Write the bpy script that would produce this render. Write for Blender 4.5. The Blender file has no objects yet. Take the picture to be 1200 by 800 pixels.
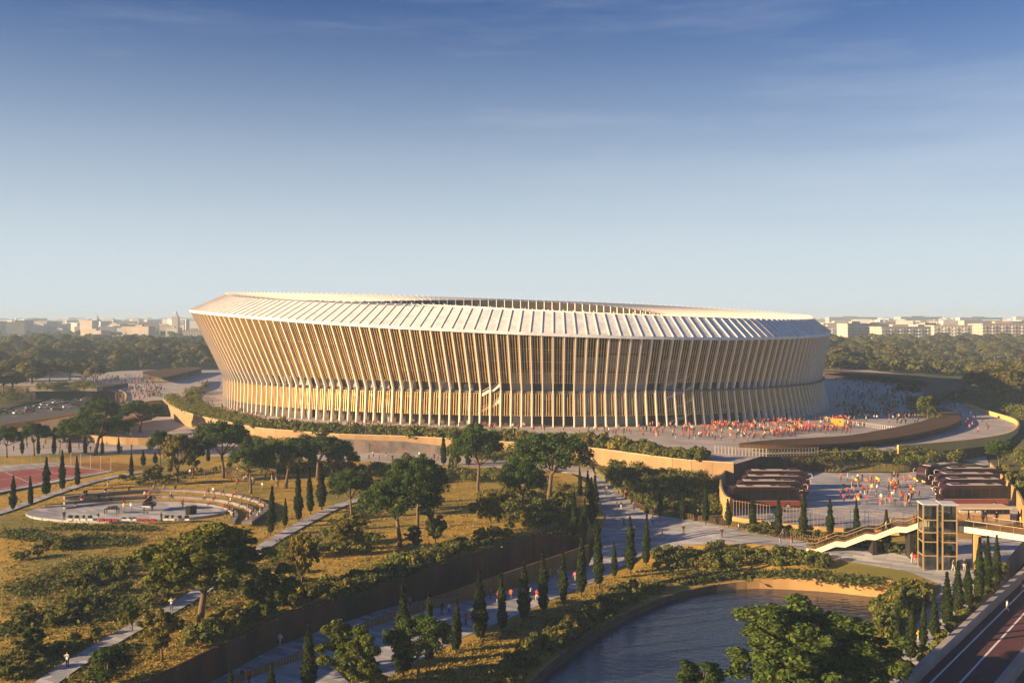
import bpy, math, random
import numpy as np
from mathutils import Vector, Matrix
from mathutils.geometry import delaunay_2d_cdt

# ------------------------------------------------------------------ camera, sky, sun, exposure
S = bpy.context.scene
COL = S.collection
RAD = math.radians
F, HZ, CAM = 1167.0, 378.0, 42.0          # focal length in px of the 1200 px wide photo, horizon row, eye height in m
cd = bpy.data.cameras.new('camera'); cam = bpy.data.objects.new('camera', cd); COL.objects.link(cam)
cam.location = (0, 0, CAM); cam.rotation_euler = (RAD(90), 0, 0)
cd.sensor_width = 36; cd.lens = 36*F/1200; cd.shift_y = -(400-HZ)/1200
cd.clip_start = 1; cd.clip_end = 20000
S.camera = cam

SUN_EL, SUN_AZ = 14.5, 19.0               # elevation; how far the sun stands behind the camera's left shoulder
sdir = Vector((-math.cos(RAD(SUN_AZ))*math.cos(RAD(SUN_EL)), -math.sin(RAD(SUN_AZ))*math.cos(RAD(SUN_EL)), math.sin(RAD(SUN_EL))))
W = bpy.data.worlds.new('World'); S.world = W; W.use_nodes = True
wn = W.node_tree.nodes; wl = W.node_tree.links; wn.clear()
out = wn.new('ShaderNodeOutputWorld'); bg = wn.new('ShaderNodeBackground'); sky = wn.new('ShaderNodeTexSky')
sky.sky_type = 'NISHITA'; sky.sun_disc = False
sky.sun_elevation = RAD(SUN_EL); sky.sun_rotation = math.atan2(sdir.x, sdir.y)
sky.altitude = 50; sky.air_density = 1.0; sky.dust_density = 0.6; sky.ozone_density = 3.0
# deep clear blue, pale humid air low over the horizon (the same all round), thin cirrus
tc = wn.new('ShaderNodeTexCoord'); sx = wn.new('ShaderNodeSeparateXYZ'); wl.new(tc.outputs['Generated'], sx.inputs[0])
sat = wn.new('ShaderNodeHueSaturation'); sat.inputs['Saturation'].default_value = 1.33; sat.inputs['Hue'].default_value = .522; sat.inputs['Value'].default_value = .78; wl.new(sky.outputs[0], sat.inputs['Color'])
hr = wn.new('ShaderNodeValToRGB'); cr = hr.color_ramp; cr.interpolation = 'B_SPLINE'
cr.elements[0].position = 0.0; cr.elements[0].color = (.95, .95, .95, 1); cr.elements[1].position = .30; cr.elements[1].color = (0, 0, 0, 1)
for q, v_ in ((.06, .84), (.12, .6), (.2, .27)): e_ = cr.elements.new(q); e_.color = (v_, v_, v_, 1)
hm = wn.new('ShaderNodeMixRGB'); hm.inputs[2].default_value = (5.6, 6.35, 7.05, 1)
wl.new(sx.outputs[2], hr.inputs[0]); wl.new(hr.outputs[0], hm.inputs[0]); wl.new(sat.outputs[0], hm.inputs[1])
mp = wn.new('ShaderNodeMapping'); mp.inputs['Scale'].default_value = (1.5, 1.5, 11); mp.inputs['Location'].default_value = (.35, .2, .55); mp.inputs['Rotation'].default_value = (0, .06, 0)
nz = wn.new('ShaderNodeTexNoise'); nz.inputs['Scale'].default_value = 1.6; nz.inputs['Detail'].default_value = 8; nz.inputs['Roughness'].default_value = .6
rp = wn.new('ShaderNodeValToRGB'); rp.color_ramp.elements[0].position = .5; rp.color_ramp.elements[1].position = .85
rp.color_ramp.elements[0].color = (0, 0, 0, 1); rp.color_ramp.elements[1].color = (.3, .3, .3, 1)
mx = wn.new('ShaderNodeMixRGB'); mx.inputs[2].default_value = (5.7, 6.1, 6.9, 1)
wl.new(tc.outputs['Generated'], mp.inputs[0]); wl.new(mp.outputs[0], nz.inputs['Vector']); wl.new(nz.outputs['Fac'], rp.inputs[0])
wl.new(rp.outputs[0], mx.inputs[0]); wl.new(hm.outputs[0], mx.inputs[1]); wl.new(mx.outputs[0], bg.inputs[0])
bg.inputs[1].default_value = 0.0415; wl.new(bg.outputs[0], out.inputs[0])
sl = bpy.data.lights.new('sun', 'SUN'); sl.energy = 5.0; sl.angle = RAD(.6); sl.color = (1, .68, .36)
so = bpy.data.objects.new('sun', sl); COL.objects.link(so); so.rotation_euler = sdir.to_track_quat('Z', 'Y').to_euler()
S.view_settings.view_transform = 'Standard'; S.view_settings.look = 'None'; S.view_settings.gamma = 1
S.view_settings.exposure = 1.58
S.render.engine = 'CYCLES'
S.cycles.use_denoising = True; S.cycles.max_bounces = 5; S.cycles.transparent_max_bounces = 6
S.cycles.volume_bounces = 0; S.cycles.sample_clamp_indirect = 4

# ------------------------------------------------------------------ helpers
rnd = random.Random(11); rng = np.random.default_rng(11)
def smooth(t): t = min(1, max(0, t)); return t*t*(3-2*t)
def P(px, py, z=0.0):                     # the point of the level z (or of the surface z(x, y)) seen at a pixel
    if callable(z):
        zz = 2.0
        for _ in range(30):
            Y = F*(CAM-zz)/(py-HZ); X = (px-600)/F*Y; zz = .5*zz+.5*z(X, Y)
        return Vector((X, Y, zz))
    Y = F*(CAM-z)/(py-HZ); return Vector(((px-600)/F*Y, Y, z))
def PD(px, py, Y): return Vector(((px-600)/F*Y, Y, CAM-(py-HZ)*Y/F))
def catmull(pts, n=6):
    pts = [Vector(p) for p in pts]; o = []
    for i in range(len(pts)-1):
        a = pts[max(i-1, 0)]; b = pts[i]; c = pts[i+1]; d = pts[min(i+2, len(pts)-1)]
        for k in range(n):
            t = k/n; o.append(.5*((2*b)+(c-a)*t+(2*a-5*b+4*c-d)*t*t+(3*b-a-3*c+d)*t**3))
    o.append(pts[-1]); return o
def resample(pts, step):
    L = [0]
    for a, b in zip(pts, pts[1:]): L.append(L[-1]+(b-a).length)
    n = max(1, round(L[-1]/step)); o = []; j = 0
    for i in range(n+1):
        s = L[-1]*i/n
        while j < len(L)-2 and L[j+1] < s: j += 1
        o.append(pts[j].lerp(pts[j+1], (s-L[j])/max(1e-6, L[j+1]-L[j])))
    return o
def inside(x, y, poly):
    c = False; n = len(poly); j = n-1
    for i in range(n):
        xi, yi = poly[i][0], poly[i][1]; xj, yj = poly[j][0], poly[j][1]
        if (yi > y) != (yj > y) and x < (xj-xi)*(y-yi)/(yj-yi)+xi: c = not c
        j = i
    return c
class MB:
    def __init__(s): s.v = []; s.f = []; s.m = []
    def add(s, v, f, m=0):
        k = len(s.v); s.v += [tuple(p) for p in v]; s.f += [[i+k for i in q] for q in f]; s.m += [m]*len(f)
    def box(s, lo, hi, m=0, M=None):
        v = [Vector((x, y, z)) for z in (lo[2], hi[2]) for y in (lo[1], hi[1]) for x in (lo[0], hi[0])]
        if M is not None: v = [M @ p for p in v]
        s.add(v, [[0, 2, 3, 1], [4, 5, 7, 6], [0, 1, 5, 4], [2, 6, 7, 3], [0, 4, 6, 2], [1, 3, 7, 5]], m)
    def bar(s, a, b, w, h, m=0, up=Vector((0, 0, 1))):
        a, b = Vector(a), Vector(b); d = (b-a).normalized(); x = d.cross(up)
        if x.length < 1e-4: x = d.cross(Vector((0, 1, 0)))
        x.normalize(); y = x.cross(d).normalized()
        v = [p+x*(sx*w/2)+y*(sy*h/2) for p in (a, b) for sx, sy in ((-1, -1), (1, -1), (1, 1), (-1, 1))]
        s.add(v, [[3, 2, 1, 0], [4, 5, 6, 7], [0, 1, 5, 4], [1, 2, 6, 5], [2, 3, 7, 6], [3, 0, 4, 7]], m)
    def tube(s, pts, rad, n=6, m=0, cap=True):
        pts = [Vector(p) for p in pts]; v = []; f = []
        for i, p in enumerate(pts):
            d = (pts[min(i+1, len(pts)-1)]-pts[max(i-1, 0)]).normalized()
            x = d.cross(Vector((0, 0, 1)) if abs(d.z) < .9 else Vector((1, 0, 0))).normalized(); y = d.cross(x)
            r = rad[i] if hasattr(rad, '__len__') else rad
            v += [p+(x*math.cos(2*math.pi*k/n)+y*math.sin(2*math.pi*k/n))*r for k in range(n)]
        for i in range(len(pts)-1):
            for k in range(n): f.append([i*n+k, i*n+(k+1) % n, (i+1)*n+(k+1) % n, (i+1)*n+k])
        if cap: f.append(list(range(n))[::-1]); f.append([(len(pts)-1)*n+k for k in range(n)])
        s.add(v, f, m)
    def prism(s, poly, z0, z1, m=0, M=None):   # poly: list of (x, y); straight sides
        n = len(poly); v = [Vector((p[0], p[1], z0)) for p in poly]+[Vector((p[0], p[1], z1)) for p in poly]
        if M is not None: v = [M @ p for p in v]
        s.add(v, [list(range(n))[::-1], list(range(n, 2*n))]+[[i, (i+1) % n, n+(i+1) % n, n+i] for i in range(n)], m)
    def strip(s, L, Rr, m=0):                # a ribbon between two polylines
        n = len(L); s.add(list(L)+list(Rr), [[i, i+1, n+i+1, n+i] for i in range(n-1)], m)
    def mesh(s, name, mats, sm=False):
        me = bpy.data.meshes.new(name); me.from_pydata(s.v, [], s.f)
        for q in (mats if isinstance(mats, (list, tuple)) else [mats]): me.materials.append(q)
        if len(me.materials) > 1: me.polygons.foreach_set('material_index', s.m)
        if sm: me.polygons.foreach_set('use_smooth', [True]*len(me.polygons))
        me.update(); return me
    def build(s, name, mats, parent=None, sm=False): return link(name, s.mesh(name, mats, sm), parent)
def link(name, data, parent=None, loc=None, rz=0, sc=None):
    o = bpy.data.objects.new(name, data); COL.objects.link(o); o.parent = parent
    if loc is not None: o.location = loc
    if rz: o.rotation_euler = (0, 0, rz)
    if sc is not None: o.scale = sc
    return o
def tag(o, label, cat, group=None):
    o['label'] = label; o['category'] = cat
    if group: o['group'] = group
    return o
def thing(name, label, cat, loc=(0, 0, 0), rz=0, group=None, sc=None):
    return tag(link(name, None, None, loc, rz, sc), label, cat, group)
def struct(o): o['kind'] = 'structure'; return o
def stuff(o): o['kind'] = 'stuff'; return o
ORD = ['first', 'second', 'third', 'fourth', 'fifth', 'sixth', 'seventh', 'eighth', 'ninth', 'tenth', 'eleventh', 'twelfth', 'thirteenth', 'fourteenth', 'fifteenth', 'sixteenth', 'seventeenth', 'eighteenth', 'nineteenth', 'twentieth', 'twenty-first', 'twenty-second', 'twenty-third', 'twenty-fourth', 'twenty-fifth', 'twenty-sixth']

# ------------------------------------------------------------------ materials
def mat(name, c1, c2=None, scale=.4, rough=.85, bump=0, metal=0, detail=8, coord='pos', lo=.35, hi=.65, bscale=None, c3=None, scale3=.05, spec=.3, stretch=None):
    m = bpy.data.materials.new(name); m.use_nodes = True; n = m.node_tree.nodes; l = m.node_tree.links
    b = n['Principled BSDF']; b.inputs['Roughness'].default_value = rough; b.inputs['Metallic'].default_value = metal
    b.inputs['Specular IOR Level'].default_value = spec
    b.inputs['Base Color'].default_value = (*c1, 1)
    if coord == 'pos': g = n.new('ShaderNodeNewGeometry').outputs['Position']
    else: g = n.new('ShaderNodeTexCoord').outputs['Object']
    if stretch:
        mpn = n.new('ShaderNodeMapping'); mpn.inputs['Scale'].default_value = stretch; l.new(g, mpn.inputs[0]); g = mpn.outputs[0]
    col = None
    if c2:
        t = n.new('ShaderNodeTexNoise'); t.inputs['Scale'].default_value = scale; t.inputs['Detail'].default_value = detail; l.new(g, t.inputs['Vector'])
        r = n.new('ShaderNodeValToRGB'); r.color_ramp.elements[0].position = lo; r.color_ramp.elements[1].position = hi
        r.color_ramp.elements[0].color = (*c1, 1); r.color_ramp.elements[1].color = (*c2, 1)
        l.new(t.outputs['Fac'], r.inputs[0]); col = r.outputs[0]
        if c3:
            t3 = n.new('ShaderNodeTexNoise'); t3.inputs['Scale'].default_value = scale3; t3.inputs['Detail'].default_value = 5; l.new(g, t3.inputs['Vector'])
            r3 = n.new('ShaderNodeValToRGB'); r3.color_ramp.elements[0].position = .45; r3.color_ramp.elements[1].position = .62
            l.new(t3.outputs['Fac'], r3.inputs[0])
            x = n.new('ShaderNodeMixRGB'); x.inputs[2].default_value = (*c3, 1); l.new(r3.outputs[0], x.inputs[0]); l.new(col, x.inputs[1]); col = x.outputs[0]
        l.new(col, b.inputs['Base Color'])
    if bump:
        t2 = n.new('ShaderNodeTexNoise'); t2.inputs['Scale'].default_value = bscale or scale*4; t2.inputs['Detail'].default_value = 6; l.new(g, t2.inputs['Vector'])
        bp = n.new('ShaderNodeBump'); bp.inputs['Strength'].default_value = bump; bp.inputs['Distance'].default_value = .2
        l.new(t2.outputs['Fac'], bp.inputs['Height']); l.new(bp.outputs[0], b.inputs['Normal'])
    return m
def leafmat(name, ca, cb, cc, tr=.3, nsc=.55):
    m = bpy.data.materials.new(name); m.use_nodes = True; n = m.node_tree.nodes; l = m.node_tree.links; n.clear()
    o = n.new('ShaderNodeOutputMaterial'); d = n.new('ShaderNodeBsdfDiffuse'); t = n.new('ShaderNodeBsdfTranslucent'); x = n.new('ShaderNodeMixShader'); x.inputs[0].default_value = tr
    g = n.new('ShaderNodeNewGeometry'); oi = n.new('ShaderNodeObjectInfo')
    z = n.new('ShaderNodeTexNoise'); z.inputs['Scale'].default_value = nsc; z.inputs['Detail'].default_value = 4; l.new(g.outputs['Position'], z.inputs['Vector'])
    r = n.new('ShaderNodeValToRGB'); r.color_ramp.elements[0].position = .35; r.color_ramp.elements[1].position = .68
    r.color_ramp.elements[0].color = (*ca, 1); r.color_ramp.elements[1].color = (*cb, 1); l.new(z.outputs['Fac'], r.inputs[0])
    mm = n.new('ShaderNodeMixRGB'); mm.inputs[2].default_value = (*cc, 1); l.new(r.outputs[0], mm.inputs[1])
    mu = n.new('ShaderNodeMath'); mu.operation = 'MULTIPLY'; mu.inputs[1].default_value = .6; l.new(oi.outputs['Random'], mu.inputs[0]); l.new(mu.outputs[0], mm.inputs[0])
    # each leaf spray a little lighter or darker than the next
    hs = n.new('ShaderNodeHueSaturation'); ri = n.new('ShaderNodeMapRange'); ri.inputs[3].default_value = .6; ri.inputs[4].default_value = 1.5
    l.new(g.outputs['Random Per Island'], ri.inputs[0]); l.new(ri.outputs[0], hs.inputs['Value']); l.new(mm.outputs[0], hs.inputs['Color'])
    l.new(hs.outputs[0], d.inputs[0]); l.new(hs.outputs[0], t.inputs[0]); l.new(d.outputs[0], x.inputs[1]); l.new(t.outputs[0], x.inputs[2]); l.new(x.outputs[0], o.inputs[0])
    return m
def objcolor(name, rough=.8, spec=.3, mul=1, metal=0):
    m = bpy.data.materials.new(name); m.use_nodes = True; n = m.node_tree.nodes; l = m.node_tree.links
    b = n['Principled BSDF']; oi = n.new('ShaderNodeObjectInfo'); l.new(oi.outputs['Color'], b.inputs['Base Color'])
    b.inputs['Roughness'].default_value = rough; b.inputs['Specular IOR Level'].default_value = spec; b.inputs['Metallic'].default_value = metal; return m
def paver(name, c1, c2, mortar, bw=2.4, bh=.8, rot=0, rough=.75, var=.5):
    m = bpy.data.materials.new(name); m.use_nodes = True; n = m.node_tree.nodes; l = m.node_tree.links; b = n['Principled BSDF']
    g = n.new('ShaderNodeNewGeometry'); mpn = n.new('ShaderNodeMapping'); mpn.inputs['Rotation'].default_value = (0, 0, rot); l.new(g.outputs['Position'], mpn.inputs[0])
    k = n.new('ShaderNodeTexBrick'); l.new(mpn.outputs[0], k.inputs['Vector']); k.inputs['Scale'].default_value = 1
    k.inputs['Brick Width'].default_value = bw; k.inputs['Row Height'].default_value = bh; k.inputs['Mortar Size'].default_value = .025
    k.inputs['Color1'].default_value = (*c1, 1); k.inputs['Color2'].default_value = (*c2, 1); k.inputs['Mortar'].default_value = (*mortar, 1)
    z = n.new('ShaderNodeTexNoise'); z.inputs['Scale'].default_value = .12; z.inputs['Detail'].default_value = 6; l.new(g.outputs['Position'], z.inputs['Vector'])
    hs = n.new('ShaderNodeHueSaturation'); ri = n.new('ShaderNodeMapRange'); ri.inputs[1].default_value = .3; ri.inputs[2].default_value = .7; ri.inputs[3].default_value = 1-var/2; ri.inputs[4].default_value = 1+var/2
    l.new(z.outputs['Fac'], ri.inputs[0]); l.new(ri.outputs[0], hs.inputs['Value']); l.new(k.outputs['Color'], hs.inputs['Color']); l.new(hs.outputs[0], b.inputs['Base Color'])
    b.inputs['Roughness'].default_value = rough
    bp = n.new('ShaderNodeBump'); bp.inputs['Strength'].default_value = .4; bp.inputs['Distance'].default_value = .05; l.new(k.outputs['Fac'], bp.inputs['Height']); bp.invert = True; l.new(bp.outputs[0], b.inputs['Normal'])
    return m
m_lawn = mat('dry_grass', (.30, .19, .028), (.41, .275, .045), .5, .95, .5, c3=(.16, .15, .028), scale3=.045, bscale=3)
m_field = mat('field_ground', (.06, .07, .025), (.13, .11, .04), .05, .95, .3, c3=(.045, .055, .02), scale3=.01)
m_pave = paver('stone_paving', (.21, .225, .26), (.43, .425, .44), (.14, .14, .15), 3.4, 1.0, .55)
m_plaza = paver('plaza_paving', (.30, .275, .275), (.38, .345, .335), (.2, .19, .19), 4, 1.6, .1, var=.35)
m_asphalt = mat('asphalt', (.045, .045, .05), (.065, .065, .07), .8, .9, .2)
m_corten = mat('corten_steel', (.055, .028, .015), (.115, .055, .025), .35, .7, .15, stretch=(1, 1, .25), c3=(.04, .024, .016), scale3=.2)
m_bronze = mat('bronze_cladding', (.20, .125, .05), (.27, .17, .07), .25, .6, .05, metal=.15)
m_ochre = mat('ochre_render', (.34, .21, .085), (.42, .265, .11), .25, .85, .1)
m_canopy = mat('canopy_metal', (.062, .036, .018), (.085, .05, .026), .2, .8, .05, spec=.1)
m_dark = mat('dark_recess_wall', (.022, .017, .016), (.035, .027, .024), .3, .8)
m_conc = mat('concrete', (.30, .275, .26), (.38, .35, .33), .4, .85, .15, c3=(.26, .24, .23), scale3=.1)
m_concd = mat('weathered_concrete', (.17, .15, .145), (.24, .21, .2), .4, .85, .1)
m_track = mat('maroon_track', (.07, .026, .03), (.10, .035, .04), 1.5, .9, .1)
m_white = mat('white_paint', (.72, .72, .70), (.6, .6, .58), 1.5, .7)
m_court = mat('court_red', (.20, .05, .055), (.25, .07, .07), .5, .85)
m_green = mat('court_green', (.08, .22, .17), (.1, .26, .2), .5, .85)
m_glassm = mat('pale_metal', (.42, .34, .22), (.48, .4, .27), .8, .4, metal=.5)
m_rib = mat('stadium_white_fin', (.70, .63, .54), (.78, .71, .62), .25, .6, stretch=(1, 1, .3))
m_roof = mat('stadium_roof_sheet', (.58, .60, .63), (.74, .73, .71), 1.1, .5, .05, c3=(.52, .54, .58), scale3=.35)
m_gold = mat('gold_louvre', (.60, .40, .14), (.68, .47, .18), .3, .45, metal=.25)
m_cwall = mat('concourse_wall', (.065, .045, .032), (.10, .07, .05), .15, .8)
m_bark = mat('bark', (.10, .065, .04), (.17, .115, .07), 3, .95, .5, coord='obj', stretch=(1, 1, .2))
m_soil = mat('dark_soil', (.05, .045, .02), (.08, .07, .03), .7, .95, .4)
m_city = [mat('city_wall_%d' % i, c, tuple(x*.85 for x in c), .08, .9) for i, c in enumerate([(.5, .47, .44), (.58, .56, .54), (.46, .40, .34), (.4, .38, .36)])]
m_cwin = mat('city_window', (.10, .11, .13), (.16, .17, .19), .3, .4)
m_tile = mat('city_roof', (.34, .27, .22), (.42, .34, .28), .2, .9)
m_pine = leafmat('pine_leaves', (.03, .062, .016), (.09, .125, .028), (.06, .095, .022), .35)
m_leaf = leafmat('broad_leaves', (.055, .09, .016), (.14, .165, .03), (.16, .15, .032), .4)
m_gleaf = leafmat('golden_leaves', (0.125, 0.119, 0.025), (0.237, 0.188, 0.044), (0.175, 0.150, 0.037))
m_cyp = leafmat('cypress_leaves', (0.014, 0.024, 0.008), (0.036, 0.046, 0.014), (0.024, 0.036, 0.012), .12)
m_shrub = leafmat('shrub_leaves', (.06, .10, .024), (.16, .18, .042), (.17, .15, .045), .4)
m_cover = leafmat('ground_cover_leaves', (.055, .09, .022), (.13, .15, .04), (.14, .13, .045), .4)
m_far = leafmat('far_leaves', (.035, .045, .016), (.13, .125, .04), (.10, .085, .03), .25, .06) if True else leafmat('x', (0.039, 0.055, 0.018), (0.098, 0.101, 0.034), (0.091, 0.085, 0.029))
def watermat():
    m = bpy.data.materials.new('pond_water'); m.use_nodes = True; n = m.node_tree.nodes; l = m.node_tree.links; b = n['Principled BSDF']
    b.inputs['Base Color'].default_value = (.02, .035, .06, 1); b.inputs['Roughness'].default_value = .06; b.inputs['IOR'].default_value = 1.33; b.inputs['Specular IOR Level'].default_value = .8
    g = n.new('ShaderNodeNewGeometry'); mp_ = n.new('ShaderNodeMapping'); mp_.inputs['Scale'].default_value = (.5, 1.1, 1); mp_.inputs['Rotation'].default_value = (0, 0, .4); l.new(g.outputs['Position'], mp_.inputs[0])
    t = n.new('ShaderNodeTexNoise'); t.inputs['Scale'].default_value = 1.1; t.inputs['Detail'].default_value = 5; l.new(mp_.outputs[0], t.inputs['Vector'])
    bp = n.new('ShaderNodeBump'); bp.inputs['Strength'].default_value = .38; bp.inputs['Distance'].default_value = .3; l.new(t.outputs['Fac'], bp.inputs['Height']); l.new(bp.outputs[0], b.inputs['Normal']); return m
m_water = watermat()
def glassmat(name, tint, mixv=.25):
    m = bpy.data.materials.new(name); m.use_nodes = True; n = m.node_tree.nodes; l = m.node_tree.links; n.clear()
    o = n.new('ShaderNodeOutputMaterial'); t = n.new('ShaderNodeBsdfTransparent'); t.inputs[0].default_value = (*tint, 1); g = n.new('ShaderNodeBsdfGlossy'); g.inputs['Roughness'].default_value = .03
    x = n.new('ShaderNodeMixShader'); x.inputs[0].default_value = mixv; l.new(t.outputs[0], x.inputs[1]); l.new(g.outputs[0], x.inputs[2]); l.new(x.outputs[0], o.inputs[0]); return m
m_glass = glassmat('lift_glass', (.5, .55, .58), .14)
m_darkglass = mat('dark_glass', (.010, .010, .012), None, rough=.12, spec=.3)
m_black = mat('black_rubber', (.015, .015, .015), (.022, .022, .022), 2, .8)
m_paint = objcolor('car_paint', .25, .5)
m_maroon = mat('bus_maroon', (.022, .005, .006), (.03, .007, .008), .5, .3, spec=.5)
m_buspanel = mat('bus_panel', (.15, .03, .025), (.18, .04, .03), .5, .35, spec=.5)
m_busroof = mat('bus_roof', (.40, .35, .32), (.46, .40, .36), .8, .5)

# ------------------------------------------------------------------ levels of the ground
def ramp(Y): return 4.3*smooth((Y-168)/97)
def Zp(X, Y): k = smooth((178-Y)/14); return max(ramp(Y) if X < 60 else 0, 2.8*smooth((X-10-14*k)/(35+20*k)))
def zland(X, Y): return Zp(X, Y)+.05
def zgard(X, Y): return max(Zp(X, Y)+.05, 5.2*smooth((Y-188)/58))
ZL, ZT, ZPD, ZY = 3.6, 4.4, 9.0, 4.2
def Pl(px, py): return P(px, py, ZL)
ramp_edge = [(690, 634), (706, 618), (708, 606), (702, 588), (692, 570), (664, 552)]
RE = [P(x, y, Zp) for x, y in ramp_edge]
def zlawn(X, Y):
    z = ZL+(ZT-ZL)*smooth((Y-170)/90)+.15*math.sin(X*.13+1)*math.sin(Y*.11)*smooth((180-Y)/40+.3)
    d = min((Vector((X, Y))-e.lerp(g, k/3).xy).length for e, g in zip(RE[1:], RE[2:]) for k in range(4)) if X > -20 and Y > 165 else 99
    if d < 14:
        k = smooth(1-d/14); z = z*(1-k)+(Zp(X, Y)+.12)*k
    return z
def gz(X, Y):
    z = -4+11.5*smooth((Y-335-190*smooth((-90-X)/30))/75)+9*smooth((Y-620)/500)+23*smooth((Y-1000)/4300)
    r = 9.0*smooth((X-104)/12)*smooth((Y-196)/22)
    if Y < 420: z = max(z, -4+r+3.6*smooth((X-132)/14)*smooth((Y-246)/22))
    return z
def plate(name, pts, z, m, cell=6.0, skirt=3.0, m_side=None):
    P2 = [Vector((p[0], p[1])) for p in pts]; n = len(P2)
    xs = [p.x for p in P2]; ys = [p.y for p in P2]; extra = []
    if cell:
        bd = []
        for i in range(n):
            a, b = P2[i], P2[(i+1) % n]; k = max(1, int((b-a).length/cell)); bd += [a.lerp(b, j/k) for j in range(k)]
        P2 = bd; n = len(P2)
        x = min(xs)+cell/2
        while x < max(xs):
            y = min(ys)+cell/2
            while y < max(ys):
                q = (x+rnd.uniform(-.3, .3)*cell, y+rnd.uniform(-.3, .3)*cell)
                if inside(q[0], q[1], P2): extra.append(Vector(q))
                y += cell
            x += cell
    vs, es, fs, *_ = delaunay_2d_cdt(P2+extra, [], [list(range(n))], 1, 1e-4)
    zf = z if callable(z) else (lambda X, Y: z)
    v = [(p.x, p.y, zf(p.x, p.y)) for p in vs]; mb = MB()
    ff = []
    for f in fs:
        a, b, c = [vs[i] for i in f[:3]]
        ff.append(list(f) if (b-a).cross(c-a) > 0 else list(f)[::-1])
    mb.add(v, ff, 0)
    if skirt:
        top = [(p.x, p.y, zf(p.x, p.y)) for p in P2]; bot = [(p.x, p.y, zf(p.x, p.y)-skirt) for p in P2]
        mb.add(top+bot, [[i, (i+1) % n, n+(i+1) % n, n+i] for i in range(n)], 1)
    return mb.build(name, [m, m_side or m])

# base sheet to the horizon
mb = MB(); rows = [40, 80, 130, 180, 196, 202, 208, 214, 220, 228, 236, 246, 254, 262, 270, 290, 315, 335, 350, 365, 380, 395, 410, 430, 470, 520, 600, 700, 820, 950, 1100, 1300, 1600, 2000, 2600, 3400, 4400, 5400]
colsx = [-4600, -3000, -1800, -1000, -600, -400, -250, -150, -80, 0, 50, 90, 100, 104, 107, 110, 113, 116, 120, 126, 132, 136, 140, 146, 160, 200, 300, 500, 900, 1700, 3000, 4600]
v = [(x, y, gz(x, y)) for y in rows for x in colsx]; nc = len(colsx)
mb.add(v, [[r*nc+c, r*nc+c+1, (r+1)*nc+c+1, (r+1)*nc+c] for r in range(len(rows)-1) for c in range(nc-1)])
struct(mb.build('ground', m_field, sm=True))

wall_top = [(100, 838), (170, 800), (330, 721), (396, 699), (470, 676), (560, 648), (625, 625)]
WT = [P(x, y, ZL) for x, y in wall_top]
terr_near = [(664, 553), (560, 546.5), (430, 541), (300, 535.5), (200, 532.5), (100, 532.5), (0, 534), (-200, 538)]
TN = [P(x, y, ZT) for x, y in terr_near]
# park lawn
poly = [w+Vector((-.4, .3, 0)) for w in WT]+[RE[0]+Vector((-.6, 1.0, 0))]+RE[1:]+TN+[Vector((-220, 100, 0)), Vector((-120, 95, 0))]
struct(plate('park_lawn', [(p.x, p.y) for p in poly], zlawn, m_lawn, 3.0, 6))
# terrace boulevard in front of the podium
pod_px = [(150, 474), (180, 470), (197, 470), (206, 478), (225, 486), (260, 494), (300, 502), (350, 506.5), (400, 510), (450, 511.5), (500, 513.5), (560, 517), (650, 522.5), (700, 527), (760, 535), (800, 540), (860, 544)]
PE = resample(catmull([P(x, y, ZPD) for x, y in pod_px], 8), 4)
poly = TN[::-1]+[P(696, 553, ZT)]+[P(x, y, ZT) for x, y in ((690, 541), (660, 530), (560, 522), (400, 514), (250, 500), (200, 488), (150, 488), (120, 500), (0, 503), (-200, 508))]
struct(plate('terrace_paving', [(p.x, p.y) for p in poly], ZT, m_plaza, 0, 8))
# podium plaza round the stadium
pr = [P(x, y, ZPD) for x, y in ((900, 532), (980, 529.5), (1060, 527), (1120, 522), (1165, 515), (1192, 505), (1195, 496), (1180, 489), (1130, 474), (1112, 466), (1140, 455))]
poly = [p.copy() for p in PE]+catmull(pr, 4)+[Vector((250, 560, 0)), Vector((250, 700, 0)), Vector((-260, 700, 0))]+[P(x, y, ZPD) for x, y in ((-60, 450), (40, 452), (112, 455), (146, 462), (146, 470))]
struct(plate('podium_plaza', [(p.x, p.y) for p in poly], ZPD, m_plaza, 0, 7.5, m_corten))
# road to the underpass on the left
poly = [P(x, y, 5) for x, y in ((-200, 505), (-60, 490), (0, 480), (60, 468), (112, 460), (150, 466), (150, 476), (112, 484), (40, 494), (0, 500), (-120, 515))]
struct(plate('road', [(p.x, p.y) for p in poly], 5.0, m_asphalt, 0, 8))
for i, (a, b) in enumerate((((-60, 499), (112, 474)), ((-60, 494.5), (95, 469.5)))):
    pts = resample([P(*a, 5.005), P(*b, 5.005)], 6); mb = MB()
    for k in range(0, len(pts)-1, 2): mb.bar(pts[k], pts[k].lerp(pts[k+1], .6), .25, .01)
    struct(mb.build('lane_marking', m_white))
poly = [P(x, y, 5.6) for x, y in ((-300, 510), (-200, 502), (-60, 488), (0, 479), (60, 467), (112, 459), (113, 454), (40, 450.5), (-60, 448.5), (-400, 448))]
struct(plate('road_bank', [(p.x, p.y) for p in poly], 5.6, m_soil, 0, 9))
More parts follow.
